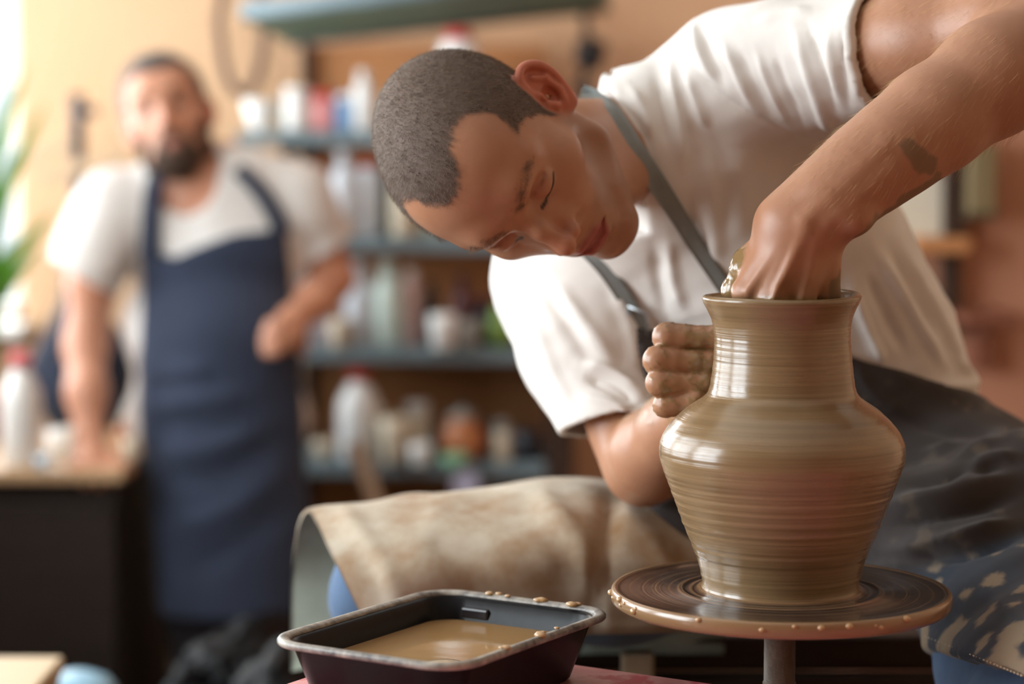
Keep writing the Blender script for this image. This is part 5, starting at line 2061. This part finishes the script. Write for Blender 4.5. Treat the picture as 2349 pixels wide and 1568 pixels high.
# ------------------------------------------------------------------ the man in the background
def build_man():
    D = 4.40
    up = nrm(V(-.27, .96, -.06))
    fw = nrm(V(.10, -.10, 1.0))
    fw = nrm(fw - up * (fw @ up))
    rt = np.cross(fw, up)
    R = CR @ np.stack([rt, fw, up], 1)
    T = P(388, 282, D)

    def th(p):
        return ((p - T.astype(F32)) @ R.astype(F32)).astype(F32)
    fh = bounded(lambda p: head_sdf(th(p), .1, 1.0), T, .22)
    q = lambda x, y, d=D: P(x, y, d)
    nb = q(440, 430, D + .05)
    sr, sl = q(262, 478, D + .03), q(678, 455, D + .06)
    er, hr = q(196, 790, D + .02), q(205, 1010, D - .07)
    el_, hl = q(768, 640, D + .12), q(672, 735, D - .06)
    root = thing('person', 'bearded man in white T-shirt and navy apron standing by the side table', 'person', loc=(q(500, 1300)[0], 4.45, 0))

    def arms(p):
        a = chain(p, [(sr, .058), (q(215, 640, D + .02), .048), (er, .040), (q(200, 900, D - .03), .038), (hr, .028)], .03)
        b = chain(p, [(sl, .058), (q(728, 560, D + .10), .046), (el_, .037), (q(722, 688, D + .03), .036), (hl, .028)], .03)
        # right hand: fingers over the table edge
        a = smin(a, chain(p, [(hr, .028), (q(212, 1062, D - .10), .036)], .02), .02)
        for k, (fx, fy) in enumerate(((165, 1085), (195, 1098), (228, 1100), (258, 1092))):
            a = smin(a, chain(p, [(q(185 + k * 18, 1068, D - .10), .014), (q(fx, fy - 12, D - .145), .012), (q(fx, fy + 8, D - .16), .010)], .006), .008)
        a = smin(a, chain(p, [(q(230, 1040, D - .09), .018), (q(272, 1066, D - .11), .013), (q(292, 1082, D - .12), .011)], .01), .012)
        # left hand resting on the hip
        b = smin(b, chain(p, [(hl, .028), (q(655, 765, D - .12), .033)], .02), .02)
        for k, (fx, fy) in enumerate(((640, 740), (632, 762), (630, 784), (634, 804))):
            b = smin(b, chain(p, [(q(655, 748 + 14 * k, D - .125), .013), (q(fx, fy, D - .15), .011), (q(fx - 22, fy + 4, D - .15), .010)], .006), .008)
        b = smin(b, chain(p, [(q(672, 740, D - .09), .017), (q(690, 780, D - .06), .013), (q(695, 806, D - .04), .010)], .01), .012)
        return a, b

    def torso(p, off):
        c = [(q(500, 470, D + .07), .10), (q(500, 560, D + .06), .13), (q(490, 760, D + .06), .135), (q(505, 950, D + .06), .135)]
        d = None
        for (a, r) in c:
            e = ell(p, a, (r + .050 + off, r * .80 + off, .13))
            d = e if d is None else smin(d, e, .06)
        d = smin(d, rc(p, nb, sr, .062 + off, .060 + off), .06)
        d = smin(d, rc(p, nb, sl, .062 + off, .060 + off), .06)
        return d

    def body(p):
        d = smin(fh(p), rc(p, T + R @ V(0, -.02, -.05), nb, .055, .062), .025)
        d = smin(d, torso(p, -.015), .03)
        a, b = arms(p)
        return np.minimum(np.minimum(d, a), b)
    v, f = surface(body, q(100, 1150, D - .25) - V(.02, .0, 0), q(860, 90, D + .3) + V(.02, .0, .02), .0065, proj=1)
    L = th(v.astype(F32)).astype(float)
    hd = (np.linalg.norm(L - V(0, 0, 0), axis=1) < .16) * 1.0
    HL = [(-.6, .088), (0, .088), (.3, .094), (.6, .096), (.9, .08), (1.0, .055), (1.2, .03), (1.42, -.005), (1.5, -.02), (1.55, .02), (1.7, .035), (2.0, .025), (2.2, -.03), (2.5, -.055), (3.6, -.06), (3.6, .25), (-.6, .25)]
    hair = hair_mask(L, HL) * hd
    s = L.copy()
    s[:, 0] = np.abs(s[:, 0])
    hair *= smooth(.001, .005, bounded(ear_sdf, (.085, -.015, .003), .062)(s.astype(F32)))
    s = s.astype(F32)
    be = np.minimum(ell(s, (0, .060, -.090), (.052, .056, .040)), ell(s, (.058, .014, -.045), (.022, .028, .045)))
    be = np.minimum(be, chain(s, [((0, .098, -.041), .007), ((.028, .086, -.056), .008)], .004))
    be = (1 - smooth(-.003, .006, be)) * hd
    lips, brow, lash, st, blush = [a * hd for a in face_attrs(L)]
    be *= 1 - lips
    eye = (1 - smooth(.001, .006, ell(s, (.0325, .085, .0165), (.014, .010, .005)))) * hd
    msk = skin_material('standing_skin', lin(206, 150, 122), lin(196, 136, 106))
    mix_attr(msk, 'beard', lin(104, 82, 68), rough=.7)
    z0 = np.zeros(len(v))
    link('body', mesh_np('body', v, f, True, dict(hair=hair, lip=lips * .7, brow=np.minimum(brow * 1.6, 1), lash=np.maximum(lash, eye * .8), stubble=st, blush=blush * .4, beard=be, clay=z0, dryclay=z0)), msk, root)
    # hair and beard tufts
    sv, sf = strands(v, f, hair, 9000, .016, lambda p: np.broadcast_to(R[:, 1] * -.5 + R[:, 2] * .2, p.shape), .0005, 15)
    tag(link('hair', mesh_np('hair', sv, sf, False), mat('standing_hair', lin(92, 86, 84), .35), root), kind='stuff')
    sv, sf = strands(v, f, be, 7000, .008, lambda p: np.broadcast_to(R[:, 2] * -.8, p.shape), .0005, 16)
    tag(link('beard', mesh_np('beard', sv, sf, False), mat('standing_beard', lin(104, 82, 68), .6), root), kind='stuff')

    # shirt with wide short sleeves
    def shirt(p):
        d = torso(p, .004)
        d = smax(d, -rc(p, q(428, 420, D - .02), q(425, 380, D - .02), .062, .07), .008)
        hemr = q(190, 640, D)
        axr = nrm(hemr - sr)
        o = smax(smax(rc(p, sr, hemr + axr * .05, .074, .080), -rc(p, sr + axr * .05, hemr + axr * .07, .05, .073), .003), (p - hemr.astype(F32)) @ nrm(axr + V(-.3, 0, -.2)).astype(F32), .003)
        heml = q(742, 572, D + .10)
        axl = nrm(heml - sl)
        o2 = smax(smax(rc(p, sl, heml + axl * .05, .072, .074), -rc(p, sl + axl * .05, heml + axl * .07, .05, .068), .003), (p - heml.astype(F32)) @ axl.astype(F32), .003)
        return smin(smin(d, o, .03), o2, .03)
    v, f = surface(shirt, q(60, 1120, D - .25) - V(.02, 0, 0), q(880, 330, D + .3) + V(.02, 0, .02), .0075, proj=1)
    v = v + vnormals(v, f) * (noise3(v, 33, 26) * .005 + noise3(v, 34, 60) * .0015)[:, None]
    link('t_shirt', mesh_np('t_shirt', v, f), M_SHIRT2, root)

    # apron: bib and long skirt
    bl = plane(q(322, 600), q(318, 700), VF, q(500, 700))
    pts_top = [(335, 575), (400, 590), (470, 560), (540, 535), (650, 525)]

    def apron(p):
        t = torso(p, .014)
        sk = None
        for (x, y, rx) in ((512, 800, .165), (515, 980, .170), (525, 1150, .170), (535, 1290, .165), (540, 1420, .16)):
            e = ell(p, q(x, y, D + .04), (rx, .135, .15))
            sk = e if sk is None else smin(sk, e, .07)
        d = smin(t, sk, .03)
        x, y, _ = pix(p)
        top = np.interp(x, [a for a, b in pts_top], [b for a, b in pts_top])
        cut = (top - y) * D / FPX
        side = np.maximum(np.interp(y, [560, 700, 900, 1400], [322, 325, 318, 360]) - x, x - np.interp(y, [500, 620, 800, 1400], [652, 668, 690, 720])) * D / FPX
        d = smax(d, cut.astype(F32), .004)
        d = smax(d, side.astype(F32), .01)
        return smax(d, (P(540, 1400, D)[2] - p[:, 2]).astype(F32), .004)
    v, f = surface(apron, q(260, 1480, D - .3), q(780, 480, D + .3), .0075, proj=1)
    folds = [([(330, 930), (450, 920), (600, 900)], 18, .010), ([(330, 980), (450, 975), (560, 985)], 16, -.008), ([(335, 1040), (480, 1030), (640, 960)], 18, .010), ([(340, 1100), (500, 1090), (660, 1010)], 18, -.008),
             ([(380, 1220), (520, 1170), (680, 1060)], 26, .012), ([(330, 850), (420, 850), (500, 840)], 16, .008), ([(400, 1330), (540, 1250), (690, 1150)], 26, -.008), ([(340, 780), (345, 900), (340, 1080)], 20, .012)]
    v = add_folds(v, f, folds)
    link('apron', mesh_np('apron', v, f), M_NAVY, root)
    fs = lambda p: np.minimum(torso(p, .012), shirt(p))
    for line, w in (([(372, 372), (352, 430), (345, 500), (342, 590)], [34, 40, 44]), ([(545, 385), (590, 430), (630, 490), (648, 540)], [34, 38, 44])):
        vv, ff = ribbon(fs, line, w, D - .35, D + .3, .006, .003, 4, 6)
        link('neck_strap', mesh_np('neck_strap', vv, ff), M_NAVY, root)

    # trousers and shoes
    def legs(p):
        d = None
        for s, x in ((-1, 462), (1, 625)):
            e = chain(p, [(q(480 + 40 * s, 1080, D + .06), .09), (P(x, 1400, D + .05), .07), (np.array((P(x, 1400, D)[0], D + .06, .09)), .055)], .04)
            e = smin(e, ell(p, (P(x, 1400, D)[0], D - .02, .05), (.05, .13, .05)), .03)
            d = e if d is None else np.minimum(d, e)
        return smax(d, -p[:, 2], .004)
    v, f = surface(legs, (q(300, 1400)[0], D - .3, -.02), (q(760, 1400)[0], D + .3, P(500, 1000, D)[2]), .012, proj=1)
    link('trousers', mesh_np('trousers', v, f), cloth_material('dark_trousers', lin(44, 42, 46), lin(34, 32, 36)), root)
    return root


M_SHIRT2 = cloth_material('grey_white_cotton', lin(224, 220, 216), lin(214, 208, 202), 7, .7)
M_NAVY = cloth_material('navy_denim', lin(52, 60, 80), lin(43, 50, 66), 10, .6)

# ------------------------------------------------------------------ build everything
build_room()
build_table()
build_wheel()
build_vase()
build_tub()
build_wheel_frame()
build_potter()
build_man()
build_shelves()
build_left_corner()
build_right_corner()
